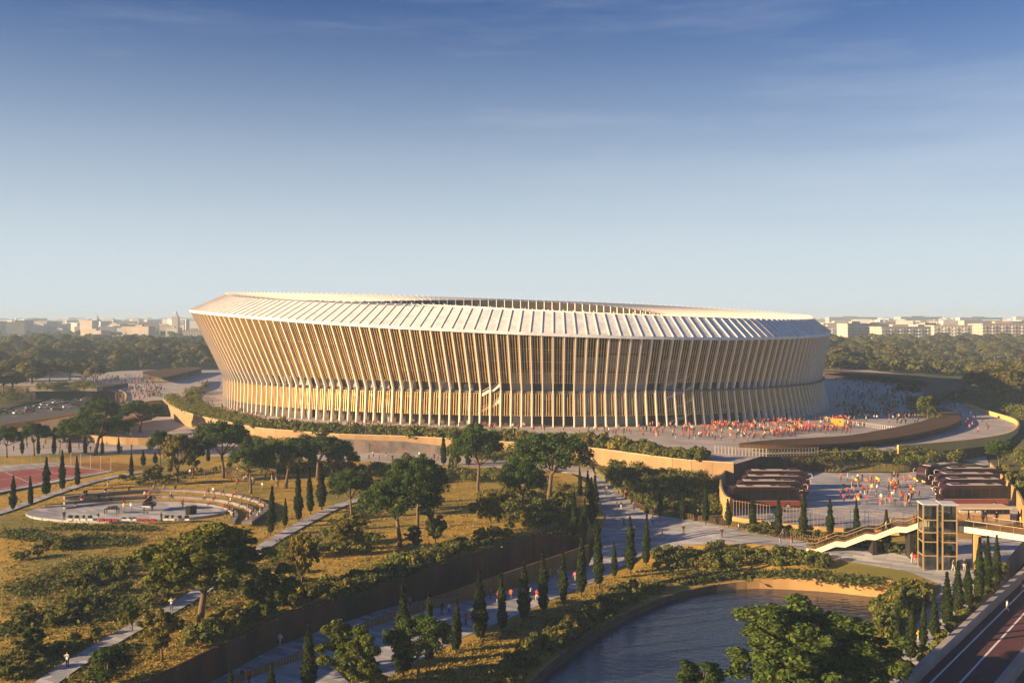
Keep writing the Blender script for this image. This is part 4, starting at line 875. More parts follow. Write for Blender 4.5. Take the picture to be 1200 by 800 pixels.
for poly, n, h, lab, grp in (
    ([(-40, 405), (60, 408), (250, 412), (250, 433), (150, 434), (60, 436), (-40, 440)], 120, (12, 17), 'tree in the hazy wood behind the left plaza', 'wood behind the left plaza'),
    ([(960, 408), (1060, 404), (1240, 406), (1240, 425), (1100, 430), (960, 432)], 115, (12, 17), 'tree in the wood behind the shaded plaza', 'wood behind the shaded plaza'),
    ([(965, 425), (1140, 428), (1150, 441), (1100, 439), (965, 432)], 34, (9, 14), 'tree in the dark line behind the plaza canopy', 'dark tree line behind the plaza canopy'),
    ([(1140, 440), (1240, 436), (1240, 480), (1190, 482), (1150, 462)], 34, (11, 17), 'dark tree on the bank right of the shaded ramp', 'trees right of the shaded ramp'),
    ([(-40, 440), (30, 438), (45, 448), (20, 462), (-40, 470)], 20, (10, 15), 'tree on the bank above the road at the left edge', 'trees at the left edge')):
    for x, y in scat(poly, n): FT.append((P(x, y, gzz), rnd.uniform(*h), lab, grp))
for x, y, h in ((58, 447, 11), (82, 446, 12), (112, 449, 11), (100, 444, 10)): FT.append((P(x, y, 9.0), h, 'umbrella-shaped tree on the left plaza near the underpass', 'left plaza trees'))
for p, h, lab, grp in FT: put_tree(rnd.choice(FAR), p, h, h*rnd.uniform(1.25, 1.9), 'far_tree', lab, grp)
C_, N_ = [], []
for poly, n in (([(-80, 398), (250, 399), (250, 414), (-80, 410)], 260), ([(960, 404), (1280, 401), (1280, 410), (960, 412)], 230), ([(-40, 430), (250, 430), (250, 435), (-40, 439)], 60), ([(960, 428), (1140, 431), (1155, 443), (1090, 441), (960, 436)], 110), ([(-100, 391), (250, 392), (250, 397), (-100, 397)], 90), ([(950, 395), (1300, 394), (1300, 401), (950, 402)], 80)):
    for x, y in scat(poly, n):
        p = P(x, y, gzz); h = rnd.uniform(7, 11); w = rnd.uniform(4.5, 7.5)
        bl = [(p.x, p.y, p.z+h*.55, w*.75)]+[(p.x+w*.6*math.cos(a), p.y+w*.6*math.sin(a), p.z+h*rnd.uniform(.45, .75), w*rnd.uniform(.4, .6)) for a in (rnd.uniform(0, 6.28) for _k in range(6))]
        c, nn = blobleaves(bl, 26, .9); C_.append(c); N_.append(nn)
stuff(link('far_wood', leafmesh('far_wood', np.concatenate(C_), np.concatenate(N_), 1.9, m_far, 1.4, .3)))['label'] = 'far-off wood between the plazas and the city'

# ------------------------------------------------------------------ far city
def block(p, w, d, h, rz, label, m, fl=6, bal=False, group='city blocks on the skyline'):
    t = thing('apartment_building', label, 'building', p, rz, group)
    mb = MB(); mb.box((-w/2, 0, -6), (w/2, d, h)); mb.build('wall', m, t)
    mb = MB(); mb.box((-w/2-.4, -.4, h+.01), (w/2+.4, d+.4, h+.7)); mb.box((-w*.2, d*.3, h+.71), (w*.12, d*.6, h+3)); mb.build('roof', m_tile, t)
    nf = max(2, int(h/3.2)); nw = max(3, int(w/3.6)); mb = MB()
    for f in range(nf):
        for k in range(nw):
            x = -w/2+(k+.5)*w/nw; mb.box((x-.75, -.06, f*h/nf+.9), (x+.75, .3, f*h/nf+2.5))
    for f in range(nf):
        for k in range(max(2, int(d/4))):
            y = (k+.5)*d/max(2, int(d/4)); mb.box((-w/2-.06, y-.7, f*h/nf+.9), (-w/2+.3, y+.7, f*h/nf+2.5))
    stuff(mb.build('windows', m_cwin, t))
    if bal:
        mb = MB()
        for f in range(1, nf):
            for k in range(0, nw, 3): x = -w/2+(k+.5)*w/nw; mb.box((x-2.2, -1.3, f*h/nf), (x+2.2, -.07, f*h/nf+1.0))
        stuff(mb.build('balconies', m_city[1], t))
    return t
nb_ = 0
SIDE = ('left', 'right')
LS = [(-50+i*11.5+rnd.uniform(-5, 5), rnd.choice((1450, 1550, 1750, 1950, 2050, 2400, 2700)), rnd.uniform(18, 40), rnd.uniform(12, 19)) for i in range(26)]
for side, lst in ((0, LS),
                  (1, [(985, 1250, 66, 19), (1008, 1150, 40, 22), (1030, 1500, 60, 22), (1062, 1080, 58, 22), (1096, 1250, 60, 22), (1118, 1120, 46, 20), (1150, 1200, 44, 21), (1182, 1080, 60, 23), (1215, 1250, 60, 22), (990, 1900, 90, 22), (1050, 1900, 100, 24), (1110, 2000, 110, 24), (1165, 1900, 90, 24), (1210, 2100, 110, 24), (1000, 2800, 150, 30), (1080, 2900, 160, 30), (1150, 2800, 160, 30), (1220, 3000, 160, 30)])):
    for i, (px, Y, w, h) in enumerate(lst):
        X = (px-600)/F*Y; row = 'nearest' if Y < 1600 else ('middle' if Y < 2200 else 'farthest')
        k = sum(1 for q in lst[:i] if ('nearest' if q[1] < 1600 else ('middle' if q[1] < 2200 else 'farthest')) == row)
        block(Vector((X, Y, gz(X, Y))), w, rnd.uniform(16, 26), h*rnd.uniform(.9, 1.1), rnd.uniform(-.25, .25)+(.25 if side else -.1), 'pale apartment block on the %s skyline, %s built of its %s row' % (SIDE[side], ORD[k], row), m_city[(i*3+side) % 4], bal=(side == 1 and Y < 1300))
# low roofs beyond, one city mass
mb = MB()
for _ in range(620):
    Y = rnd.uniform(1700, 5000); side = rnd.random() < .5; px = rnd.uniform(-120, 250) if side else rnd.uniform(940, 1320); X = (px-600)/F*Y; z = gz(X, Y)
    w = rnd.uniform(14, 46); h = rnd.uniform(14, 28); mb.box((-w/2, 0, -4), (w/2, rnd.uniform(12, 24), h), rnd.randrange(4), Matrix.Translation((X, Y, z)) @ Matrix.Rotation(rnd.uniform(-.6, .6), 4, 'Z'))
stuff(mb.build('far_city', m_city))['label'] = 'far city roofs reading as one pale mass'
p = PD(206, 379, 2000); t = thing('bell_tower', 'slim tower standing above the left skyline beside the stadium', 'tower', p)
mb = MB(); mb.box((-6, -6, -25), (6, 6, 14)); mb.build('shaft', m_city[3], t)
mb = MB(); mb.box((-4, -4, 14.01), (4, 4, 19)); mb.tube([(0, 0, 19), (0, 0, 23), (0, 0, 27)], [3.4, 2.2, .2], 8); mb.build('lantern', m_city[1], t)
p = PD(114, 380, 2600); t = thing('dome', 'small pale dome with lantern on the left skyline', 'dome', p)
mb = MB(); mb.tube([(0, 0, -20), (0, 0, 4)], [13, 13], 12); mb.build('drum', m_city[1], t)
mb = MB(); mb.tube([(0, 0, 4.01)]+[(0, 0, 4+11*math.sin(a*.25)) for a in range(1, 6)]+[(0, 0, 24)], [12.5]+[12.5*math.cos(a*.25) for a in range(1, 6)]+[1.2], 12); mb.build('cupola', m_city[3], t)

# ------------------------------------------------------------------ running track road, lower right
a0, a1 = P(1075, 800, 3.2), P(1200, 680, 3.2); dv = (a1-a0).normalized(); sv = Vector((dv.y, -dv.x, 0))
def T(s, o, z=3.2): q = a0+dv*s+sv*o; return Vector((q.x, q.y, z))
mb = MB(); mb.strip([T(-40, 0), T(95, 0)], [T(-40, 7.2), T(95, 7.2)][:]); mb.add([T(-40, 0), T(95, 0), T(95, 0, -4), T(-40, 0, -4)], [[0, 1, 2, 3]]); mb.f[0] = mb.f[0][::-1]; struct(mb.build('running_track', m_track))
for o in (1.1, 3.6):
    mb = MB(); mb.strip([T(-40, o+.12, 3.204), T(95, o+.12, 3.204)], [T(-40, o-.12, 3.204), T(95, o-.12, 3.204)]); struct(mb.build('lane_line', m_white))
def straight_wall(name, label, o, z0, z1, th):
    panel_wall(name, label, [(*T(-40, o).xy, z0, z1), (*T(95, o).xy, z0, z1)], th, m_conc, 4.5)
straight_wall('track_wall', 'pale concrete parapet on the near-path side of the running track', -.35, -3, 4.5, .7)
straight_wall('track_divider', 'concrete parapet between running track and road', 7.5, -3, 4.3, .6)
mb = MB(); mb.strip([T(-40, 7.8, 2.6), T(95, 7.8, 2.6)], [T(-40, 40, 2.6), T(95, 40, 2.6)]); mb.f[0] = mb.f[0][::-1]; struct(mb.build('road', m_asphalt))
mb = MB(); mb.strip([T(-40, 11.2, 2.604), T(95, 11.2, 2.604)], [T(-40, 11.45, 2.604), T(95, 11.45, 2.604)]); mb.f[0] = mb.f[0][::-1]; struct(mb.build('lane_line', m_white))

# ------------------------------------------------------------------ sports court
cq = [P(x, y, zlawn) for x, y in ((-70, 590), (-70, 560), (72, 546), (128, 551))]
def lift(p, h): return Vector((p.x, p.y, 4.5+h))
mb = MB(); mb.add([lift(p, .0) for p in (P(-90, 597, zlawn), P(-90, 553, zlawn), P(70, 541, zlawn), P(136, 552, zlawn))], [[0, 3, 2, 1]]); struct(mb.build('court_apron', m_pave))
mb = MB(); mb.add([lift(p, .004) for p in cq], [[0, 3, 2, 1]]); struct(mb.build('sports_court', m_court))
def cpt(u, v, h=.008): return lift(cq[0].lerp(cq[3], u).lerp(cq[1].lerp(cq[2], u), v), h)
mb = MB()
for (u0, v0, u1, v1) in ((.02, .06, .98, .06), (.02, .94, .98, .94), (.02, .06, .02, .94), (.98, .06, .98, .94), (.5, .06, .5, .94), (.25, .06, .25, .94), (.75, .06, .75, .94), (.25, .5, .75, .5)):
    a, b = cpt(u0, v0), cpt(u1, v1); mb.bar(a, b, .14, .004)
struct(mb.build('court_lines', m_white))
pa = lift(P(72, 544.5, zlawn), 0); pb = lift(P(130, 552, zlawn), 0)
t = thing('court_backstop', 'translucent pale mesh screen at the end of the red court', 'screen', pa)
m_mesh = glassmat('mesh_screen', (.9, .78, .58), .12); off = Vector(t.location)
for i in range(5):
    a, b = pa.lerp(pb, i/5)-off, pa.lerp(pb, (i+1)/5)-off; d = (b-a).normalized(); mb = MB(); mb.bar(a+d*.1+UZ*1.7, b-d*.1+UZ*1.7, .04, 3.3); mb.build('mesh_panel', m_mesh, t)
for i in range(6):
    a = pa.lerp(pb, i/5)-off; mb = MB(); mb.tube([a, a+UZ*3.5], .06, 6); mb.build('post', m_glassm, t)
slat_fence('court_fence', 'thin see-through fence along the far side of the red court', [lift(P(x, y, zlawn), 0) for x, y in ((-60, 556), (0, 551.5), (72, 543.5))], 3.0, m_glassm, 2.2, .05, .05)

# ------------------------------------------------------------------ amphitheatre
SC = P(150, 600, zlawn); zs = SC.z+.35
mb = MB(); mb.prism([(SC.x+20*math.cos(a*math.pi/24), SC.y+10.5*math.sin(a*math.pi/24)) for a in range(48)], zs-2, zs); struct(mb.build('stage_floor', m_pave))
for i, px in enumerate(([(75, 596), (120, 590.5), (180, 588.5), (235, 590.5), (266, 596), (276, 604), (272, 612)], [(75, 590.5), (120, 585.5), (190, 582.5), (250, 586), (283, 592.5), (298, 602), (286, 614)], [(75, 585), (120, 580), (190, 576), (255, 579), (293, 586), (313, 597), (292, 614.5)])):
    zt = zs+.1+.35*i; c = resample(catmull([P(x, y, zs) for x, y in px], 6), 2.5)
    t = thing('terrace_bench', '%s curved stone bench tier counted from the stage' % ORD[i], 'bench', c[0]); off = Vector(c[0])
    for k in range(len(c)-1):
        a, b = c[k]-off, c[k+1]-off; d = (b-a).normalized(); mb = MB(); mb.bar(a+d*.02+UZ*(.02+.16*i), b-d*.02+UZ*(.02+.16*i), 1.0, .6); mb.build('seat_block', m_concd, t)
def at(px, py, h=0): p = P(px, py, zs); return Vector((p.x, p.y, zs+h))
t = thing('grand_piano', 'black grand piano with raised lid on the stage', 'piano', at(176, 598), -.25, sc=(1.5, 1.5, 1.5)); m_pia = mat('piano_black', (.012, .012, .014), None, rough=.15, spec=.6)
prof = [(-.75, -.7), (.75, -.7), (.75, .2), (.55, .7), (.2, .95), (-.1, 1.3), (-.5, 1.5), (-.75, 1.3)]
mb = MB(); mb.prism(prof, .65, 1.0); mb.build('body', m_pia, t)
mb = MB(); M_ = Matrix.Translation((-.75, 0, 1.02)) @ Matrix.Rotation(-.7, 4, 'Y'); mb.prism([(x+.75, y) for x, y in prof if y > -.3 or True], 0, .04, 0, M_); mb.build('lid', m_pia, t)
mb = MB(); mb.box((-.6, -.95, .66), (.6, -.71, .74)); mb.build('keyboard', m_white, t)
for x, y in ((-.6, -.5), (.6, -.5), (-.35, 1.1)): mb = MB(); mb.tube([(x, y, 0), (x, y, .65)], .06, 6); mb.build('leg', m_pia, t)
mb = MB(); mb.box((-.4, -1.7, .42), (.4, -1.35, .5)); [mb.box((x-.03, y-.03, 0), (x+.03, y+.03, .42)) for x in (-.35, .35) for y in (-1.65, -1.4)]; o = mb.build('piano_stool', m_pia); o.location = at(174, 600.5); tag(o, 'black stool in front of the grand piano', 'stool')
for i, (x, y) in enumerate(((221, 602.5), (227, 601.5))):
    t = thing('loudspeaker', ('left' if i == 0 else 'right')+' black loudspeaker box on the stage right of the piano', 'loudspeaker', at(x, y), 0, 'stage loudspeakers', (1.6, 1.6, 1.6))
    mb = MB(); mb.box((-.3, -.25, 0), (.3, .25, 1.0)); mb.build('cabinet', m_black, t); mb = MB(); mb.tube([(0, -.255, .35), (0, -.27, .35)], .22, 12); mb.tube([(0, -.255, .75), (0, -.27, .75)], .12, 10); mb.build('cone', m_dark, t)
t = thing('mixing_desk', 'dark table with equipment at the left of the stage', 'table', at(131, 601.5), 0, None, (1.5, 1.5, 1.3))
mb = MB(); mb.box((-.9, -.4, .7), (.9, .4, .78)); mb.build('tabletop', m_black, t)
for x in (-.8, .8):
    for y in (-.35, .35): mb = MB(); mb.box((x-.04, y-.04, 0), (x+.04, y+.04, .69)); mb.build('leg', m_black, t)
mb = MB(); mb.box((-.5, -.25, .79), (.1, .25, 1.05)); mb.box((.2, -.2, .79), (.7, .2, 1.2)); mb.build('equipment', m_dark, t)
PLANT = shrub_mesh(40, m_leaf, 70, 8, .2, 'planter_leaves')
for i, px in enumerate((82, 90, 98, 106, 145, 152, 157, 195, 202, 211, 219)):
    t = thing('planter', 'long white planter, %s from the left along the stage front' % ORD[i], 'planter', at(px, 609.3), 0, 'white planters on the stage front', (.85, .85, .8))
    mb = MB(); mb.box((-.62, -.3, 0), (.62, .3, .45)); mb.build('trough', m_white, t); o = link('foliage', PLANT, t, (0, 0, .4), i, (.65, .5, .85 if i not in (4, 5, 6) else .35))
for i, px in enumerate((120, 128, 136, 165, 172, 180)):
    t = thing('armchair', 'red armchair, %s from the left in the stage front row' % ORD[i], 'armchair', at(px, 611.0), 0, 'red armchairs on the stage front', (.85, .85, .8)); mr = bpy.data.materials.get('red_fabric') or mat('red_fabric', (.28, .03, .025), (.34, .04, .03), 2, .9)
    mb = MB(); mb.box((-.42, -.4, .12), (.42, .3, .42)); mb.build('seat', mr, t); mb = MB(); mb.box((-.42, -.5, .1), (.42, -.41, .85)); mb.build('backrest', mr, t)
    for s in (-1, 1): mb = MB(); mb.box((s*.5-.075, -.5, .1), (s*.5+.075, .3, .6)); mb.build('armrest', mr, t)

# ------------------------------------------------------------------ coaches
def coach():
    """14 m long, nose towards +x"""
    t = link('coach', None); L, H, Wd = 14.0, 4.35, 2.6
    prof = [(-L/2, .45), (-L/2, H-.5), (-L/2+.35, H-.12), (-L/2+1.2, H), (L/2-1.8, H), (L/2-.75, H-.35), (L/2-.2, H-1.5), (L/2, 1.5), (L/2, .5), (L/2-.3, .4)]
    mb = MB(); n = len(prof); v = [(x, -Wd/2, z) for x, z in prof]+[(x, Wd/2, z) for x, z in prof]
    mb.add(v, [list(range(n)), list(range(n, 2*n))[::-1]]+[[i, n+i, n+(i+1) % n, (i+1) % n] for i in range(n)]); body = mb.build('body', m_maroon, t)
    for s in (-1, 1):
        y0, y1 = sorted((s*(Wd/2+.012), s*(Wd/2-.05)))
        for k in range(7):
            xa, xb = -L/2+.25+k*1.86, -L/2+.25+k*1.86+1.74; q = [(xa, 1.8), (xa, 3.75), (xb, 3.75), (xb, 1.8)] if k < 6 else [(xa, 1.8), (xa, 3.75), (L/2-1.35, 3.75), (L/2-.5, 1.8)]
            mb = MB(); vv = [(x, y0, z) for x, z in q]+[(x, y1, z) for x, z in q]; mb.add(vv, [[0, 1, 2, 3], [7, 6, 5, 4]]+[[i, 4+i, 4+(i+1) % 4, (i+1) % 4] for i in range(4)]); mb.build('side_window', m_darkglass, t)
        mb = MB(); mb.box((-L/2+.4, s*(Wd/2+.011)-.01, 1.5), (L/2-.5, s*(Wd/2+.011)+.01, 1.57)); mb.build('trim', m_conc, t)
        mb = MB(); mb.box((-L/2+.05, s*(Wd/2+.011)-.01, .55), (L/2-.15, s*(Wd/2+.011)+.01, 1.45)); mb.build('side_panel', m_buspanel, t)
        mr = MB(); mr.tube([(L/2-.5, s*1.2, 3.6), (L/2+.15, s*1.45, 3.75), (L/2+.45, s*1.6, 3.4), (L/2+.4, s*1.6, 2.75)], [.05, .07, .1, .11], 6); mr.build('mirror', m_conc, t)
    mb = MB(); mb.add([(L/2-1.0, -1.2, 3.62), (L/2-1.0, 1.2, 3.62), (L/2-.16, 1.2, 2.55), (L/2-.16, -1.2, 2.55), (L/2+.02, -1.2, 1.5), (L/2+.02, 1.2, 1.5)], [[0, 3, 2, 1], [3, 4, 5, 2]]); mb.build('windscreen', m_darkglass, t)
    for y in (-.95, .95): mb = MB(); mb.box((L/2-.02, y-.25, .75), (L/2+.03, y+.25, .98)); mb.build('headlight', m_white, t)
    mb = MB(); mb.box((-L/2+1.3, -1.05, H+.005), (L/2-2.2, 1.05, H+.09)); r = mb.build('roof', m_busroof, t)
    for x, l in ((-3.5, 1.2), (1.5, .9)): mb = MB(); mb.box((x-l/2, -.6, H+.095), (x+l/2, .6, H+.25)); mb.build('hatch', m_black, r)
    mb = MB(); mb.box((2.6, -.9, H+.095), (4.4, .9, H+.32)); mb.build('air_unit', m_maroon, r)
    for x in (-3.9, 4.3):
        for s in (-1, 1):
            mb = MB(); mb.tube([(x, s*1.0, .52), (x, s*1.33, .52)], .52, 14); w = mb.build('wheel', m_black, t); mb = MB(); mb.tube([(x, s*1.331, .52), (x, s*1.35, .52)], .28, 10); mb.build('rim', m_conc, w)
    return t
def copy_tree(o, parent=None):
    c = o.copy(); COL.objects.link(c); c.parent = parent
    for ch in o.children: copy_tree(ch, c)
    return c
cproto = coach(); used = False
for px, py, rz, lab in ((897, 594, 0, 'maroon coach nearest the fence, first of the left row of four'), (903, 586.5, .0, 'maroon coach with pale roof, second of the left row of four'), (908, 580, .0, 'maroon coach, third of the left row of four'), (911, 573, .0, 'maroon coach farthest back in the left row of four'),
                        (1139, 592, math.pi+.02, 'maroon coach behind the kiosk, nearest of the right row'), (1137, 584, math.pi, 'maroon coach with pale roof, second nearest of the right row'), (1131, 577, math.pi, 'maroon coach, third nearest of the right row'), (1136, 570, math.pi, 'maroon coach farthest back in the right row'),
                        (1101, 565, math.pi+.55, 'dark maroon coach turning in at an angle from the exit road')):
    c = cproto if not used else copy_tree(cproto); used = True; c.location = P(px, py, ZY+.01); c.rotation_euler = (0, 0, rz); tag(c, lab, 'coach', 'coaches in the yard')
# kiosk with its white sign
pk = P(1153, 609.5, ZY); t = thing('kiosk', 'long low beige kiosk with white lettering under the flat roof', 'kiosk', pk, 0); m_kio = mat('kiosk_wall', (.40, .27, .14), (.46, .32, .18), .5, .8)
mb = MB(); mb.box((-5, 0, 0), (5, 3.2, 2.2)); mb.build('wall', m_kio, t); mb = MB(); mb.box((-5.3, -.5, 2.21), (5.2, 3.6, 2.55)); mb.build('roof', mat('kiosk_roof', (.5, .38, .27), (.55, .42, .3), .6, .8), t)
for k in range(4): mb = MB(); mb.box((-.3+k*1.32, -.05, 1.2), (.9+k*1.32, .1, 2.0)); mb.build('window', m_darkglass, t)
mb = MB(); x = -4.7
for k in range(13):
    w = rnd.uniform(.2, .34); hh = rnd.uniform(.38, .48)
    if k not in (5, 9):
        mb.box((x, -.09, 1.55), (x+.09, -.02, 1.55+hh)); mb.box((x+w-.09, -.09, 1.55), (x+w, -.02, 1.55+hh*rnd.uniform(.5, 1))); mb.box((x+.09, -.085, 1.55+hh-.1), (x+w-.09, -.02, 1.55+hh))
    x += w+.06
mb.build('lettering', m_white, t)

# ------------------------------------------------------------------ lift tower, stairs, footbridge
m_steel = mat('gold_steel', (.42, .30, .15), (.5, .36, .19), .8, .45, metal=.4)
m_edge = mat('pale_stringer', (.80, .66, .42), (.84, .70, .46), .5, .6)
pt = P(1082, 668, Zp); tw = 36*pt.y/F*.5; th_ = 10.5
t = thing('lift_tower', 'glass lift tower with two shafts in a golden steel frame', 'lift tower', pt, -.12)
for k in range(2):
    x0, x1 = k*(tw+.5), k*(tw+.5)+tw-.3
    for x in (x0, x1):
        for y in (0, 2.8): mb = MB(); mb.box((x-.1, y-.1, 0), (x+.1, y+.1, th_)); mb.build('post', m_steel, t)
    for z in (2.3, 4.5, 6.0, 8.0, th_-.12):
        mb = MB(); mb.box((x0+.1, -.09, z), (x1-.1, .09, z+.16)); mb.box((x0+.1, 2.71, z), (x1-.1, 2.89, z+.16)); mb.box((x0-.09, .1, z), (x0+.09, 2.7, z+.16)); mb.box((x1-.09, .1, z), (x1+.09, 2.7, z+.16)); mb.build('ring_beam', m_steel, t)
    for a, b in ((.2, 2.25), (2.5, 4.45), (4.7, 5.95), (6.2, 7.95), (8.2, th_-.2)):
        mb = MB(); mb.box((x0+.12, -.02, a), (x1-.12, .02, b)); mb.build('glass_pane', m_glass, t); mb = MB(); mb.box((x1-.02, .14, a), (x1+.02, 2.66, b)); mb.build('glass_pane', m_glass, t)
        mb = MB(); mb.box((x0-.02, .14, a), (x0+.02, 2.66, b)); mb.build('glass_pane', m_glass, t)
    mb = MB(); mb.box((x0-.2, -.2, th_+.01), (x1+.2, 3.0, th_+.2)); mb.build('roof', mat('tower_roof_%d' % k, (.42, .44, .46), (.5, .52, .54), .6, .35), t)
    z = .6 if k == 0 else 6.6
    mb = MB(); mb.box((x0+.5, .4, z), (x1-.5, 2.3, z+2.3)); mb.build('lift_car', m_glassm, t)
    mb = MB(); mb.bar((x0+.5, 1.4, z+2.3), (x1-.6, 1.2, z+.2), .12, .12); mb.bar(((x0+x1)/2, 1.5, .2), ((x0+x1)/2, 1.5, th_-.3), .1, .1); mb.build('guide_rail', m_steel, t)
zdk = 9.3
# footbridge
b0 = P(1082, 611, zdk); b1 = P(1200, 628, zdk); bd = (b1-b0); bd.z = 0; blen = 62; bd.normalize(); bs = Vector((-bd.y, bd.x, 0))
t = thing('footbridge', 'footbridge deck with bright pale edge leading off to the right', 'footbridge', b0); BO = Vector(b0)
def bb(s, o, z): q = bd*s+bs*o; return Vector((q.x, q.y, z))
mb = MB(); W_ = 5.4
mb.add([bb(0, .3, 0), bb(blen, .3, 0), bb(blen, W_, 0), bb(0, W_, 0), bb(0, .3, -.9), bb(blen, .3, -.9), bb(blen, W_, -.9), bb(0, W_, -.9)], [[0, 1, 2, 3], [7, 6, 5, 4], [3, 2, 6, 7], [0, 3, 7, 4], [1, 5, 6, 2]]); mb.build('deck', m_ochre, t)
mb = MB(); mb.add([bb(0, 0, -.75), bb(blen, 0, -.75), bb(blen, .28, -.75), bb(0, .28, -.75), bb(0, 0, .15), bb(blen, 0, .15), bb(blen, .28, .15), bb(0, .28, .15)], [[0, 1, 5, 4], [4, 5, 6, 7], [3, 2, 1, 0], [2, 3, 7, 6], [0, 4, 7, 3], [1, 2, 6, 5]]); mb.build('edge_beam', m_edge, t)
for o in (.15, W_-.1):
    mb = MB()
    for k in range(int(blen/2)): mb.bar(bb(k*2, o, .15), bb(k*2, o, 1.15), .05, .05)
    mb.bar(bb(0, o, 1.15), bb(blen, o, 1.15), .08, .06); mb.build('railing', m_steel, t)
    mb = MB(); mb.add([bb(0, o+.03, .2), bb(blen, o+.03, .2), bb(blen, o+.03, 1.1), bb(0, o+.03, 1.1)], [[0, 1, 2, 3]]); mb.build('railing_glass', m_mesh, t)
for s, px in ((7.5, 0), (17, 0)):
    q = bb(s, 2.7, 0)+BO; zg = Zp(q.x, q.y); mb = MB(); mb.prism([(-2.0, -.45), (-1.6, -.6), (1.6, -.6), (2.0, -.45), (2.0, .45), (1.6, .6), (-1.6, .6), (-2.0, .45)], zg-BO.z-1, -.92, 0, Matrix.Translation(bb(s, 2.7, 0)) @ Matrix.Rotation(1.2, 4, 'Z')); mb.build('pier', m_ochre, t)
# stairs with landings
s0 = P(945, 644, Zp); s1 = P(1088, 609.5, zdk); sd = (s1-s0); rise = sd.z; sd.z = 0; SL = sd.length; sd.normalize(); ss = Vector((-sd.y, sd.x, 0))
t = thing('staircase', 'outdoor staircase with landings and glowing pale stringer rising to the lift tower', 'staircase', s0); nfl = 4; land = 1.5; fl = (SL-land*nfl)/nfl
if fl < 2.5: land = .9; fl = (SL-land*nfl)/nfl
mst = MB(); mrl = MB(); path = [(0, 0)]; s = 0; z = 0
for k in range(nfl):
    path += [(s+land, z)]; s += land; nst = 11
    for q in range(nst):
        za = z+rise/nfl*(q+1)/nst; xa = s+fl*q/nst; v0 = sd*xa; v1 = sd*(xa+fl/nst); mb = MB()
        mb.add([v0+ss*.2+UZ*(za-.45), v1+ss*.2+UZ*(za-.45), v1+ss*3.3+UZ*(za-.45), v0+ss*3.3+UZ*(za-.45), v0+ss*.2+UZ*za, v1+ss*.2+UZ*za, v1+ss*3.3+UZ*za, v0+ss*3.3+UZ*za], [[3, 2, 1, 0], [4, 5, 6, 7], [0, 1, 5, 4], [1, 2, 6, 5], [2, 3, 7, 6], [3, 0, 4, 7]]); mb.build('step', m_ochre, t)
    mb = MB(); v0, v1 = sd*(s-land), sd*s; mb.add([v0+ss*.2+UZ*(z-.3), v1+ss*.2+UZ*(z-.3), v1+ss*3.3+UZ*(z-.3), v0+ss*3.3+UZ*(z-.3), v0+ss*.2+UZ*z, v1+ss*.2+UZ*z, v1+ss*3.3+UZ*z, v0+ss*3.3+UZ*z], [[3, 2, 1, 0], [4, 5, 6, 7], [0, 1, 5, 4], [1, 2, 6, 5], [2, 3, 7, 6], [3, 0, 4, 7]]); mb.build('landing', m_ochre, t)
    s += fl; z += rise/nfl; path += [(s, z)]
for a, b in zip(path, path[1:]):
    p, q = sd*a[0]+UZ*(a[1]-.1), sd*b[0]+UZ*(b[1]-.1); mb = MB(); mb.add([p-UZ*.55, q-UZ*.55, q+UZ*.35, p+UZ*.35, p-UZ*.55+ss*.19, q-UZ*.55+ss*.19, q+UZ*.35+ss*.19, p+UZ*.35+ss*.19], [[0, 1, 2, 3], [7, 6, 5, 4], [3, 2, 6, 7], [4, 5, 1, 0], [0, 3, 7, 4], [1, 5, 6, 2]]); mb.build('stringer', m_edge, t)
    for o in (.1, 3.35):
        mb = MB(); mb.add([p+ss*o+UZ*.4, q+ss*o+UZ*.4, q+ss*o+UZ*1.35, p+ss*o+UZ*1.35], [[0, 1, 2, 3]]); mb.build('railing_panel', m_mesh, t); mb = MB(); mb.bar(p+ss*o+UZ*1.38, q+ss*o+UZ*1.38, .08, .06); mb.build('handrail', m_steel, t)
for f_ in (.55, .85):
    q = sd*(SL*f_)+ss*1.7; mb = MB(); mb.prism([(-.35, -1), (.35, -1), (.35, 1), (-.35, 1)], -.5, rise*f_-.7, 0, Matrix.Translation(q)); mb.build('pier', m_dark, t)

# ------------------------------------------------------------------ cars
def car():
    t = link('parked_car', None); prof = [(-2.1, .35), (-2.15, .8), (-2.0, .95), (-1.2, 1.0), (.9, .98), (2.0, .82), (2.15, .6), (2.1, .35)]
    mb = MB(); n = len(prof); mb.add([(x, -.85, z) for x, z in prof]+[(x, .85, z) for x, z in prof], [list(range(n)), list(range(n, 2*n))[::-1]]+[[i, n+i, n+(i+1) % n, (i+1) % n] for i in range(n)]); mb.build('body', m_paint, t)
    mb = MB(); q = [(-1.75, .98), (-1.2, 1.42), (.1, 1.45), (.95, .99)]; mb.add([(x, -.76+.1*(z > 1.2), z) for x, z in q]+[(x, .76-.1*(z > 1.2), z) for x, z in q], [[0, 1, 2, 3], [7, 6, 5, 4], [0, 4, 5, 1], [2, 6, 7, 3]]); mb.build('windows', m_darkglass, t)
    mb = MB(); mb.box((-1.2, -.66, 1.42), (.1, .66, 1.475)); mb.build('roof', m_paint, t)
    for x in (-1.35, 1.35):
        for s in (-1, 1): mb = MB(); mb.tube([(x, s*.7, .33), (x, s*.88, .33)], .33, 10); mb.build('wheel', m_black, t)
    return t
kproto = car(); kused = False; cols = [(.55, .56, .58), (.7, .7, .7), (.08, .09, .1), (.2, .22, .26), (.35, .06, .05), (.12, .16, .25), (.6, .58, .52)]
names = ['silver', 'white', 'black', 'grey', 'red', 'dark blue', 'cream']
def put_car(p, rz, c, lab, grp):
    global kused
    o = kproto if not kused else copy_tree(kproto); kused = True; o.location = p; o.rotation_euler = (0, 0, rz); tag(o, lab, 'car', grp)
    for ch in o.children: ch.color = (*cols[c], 1)
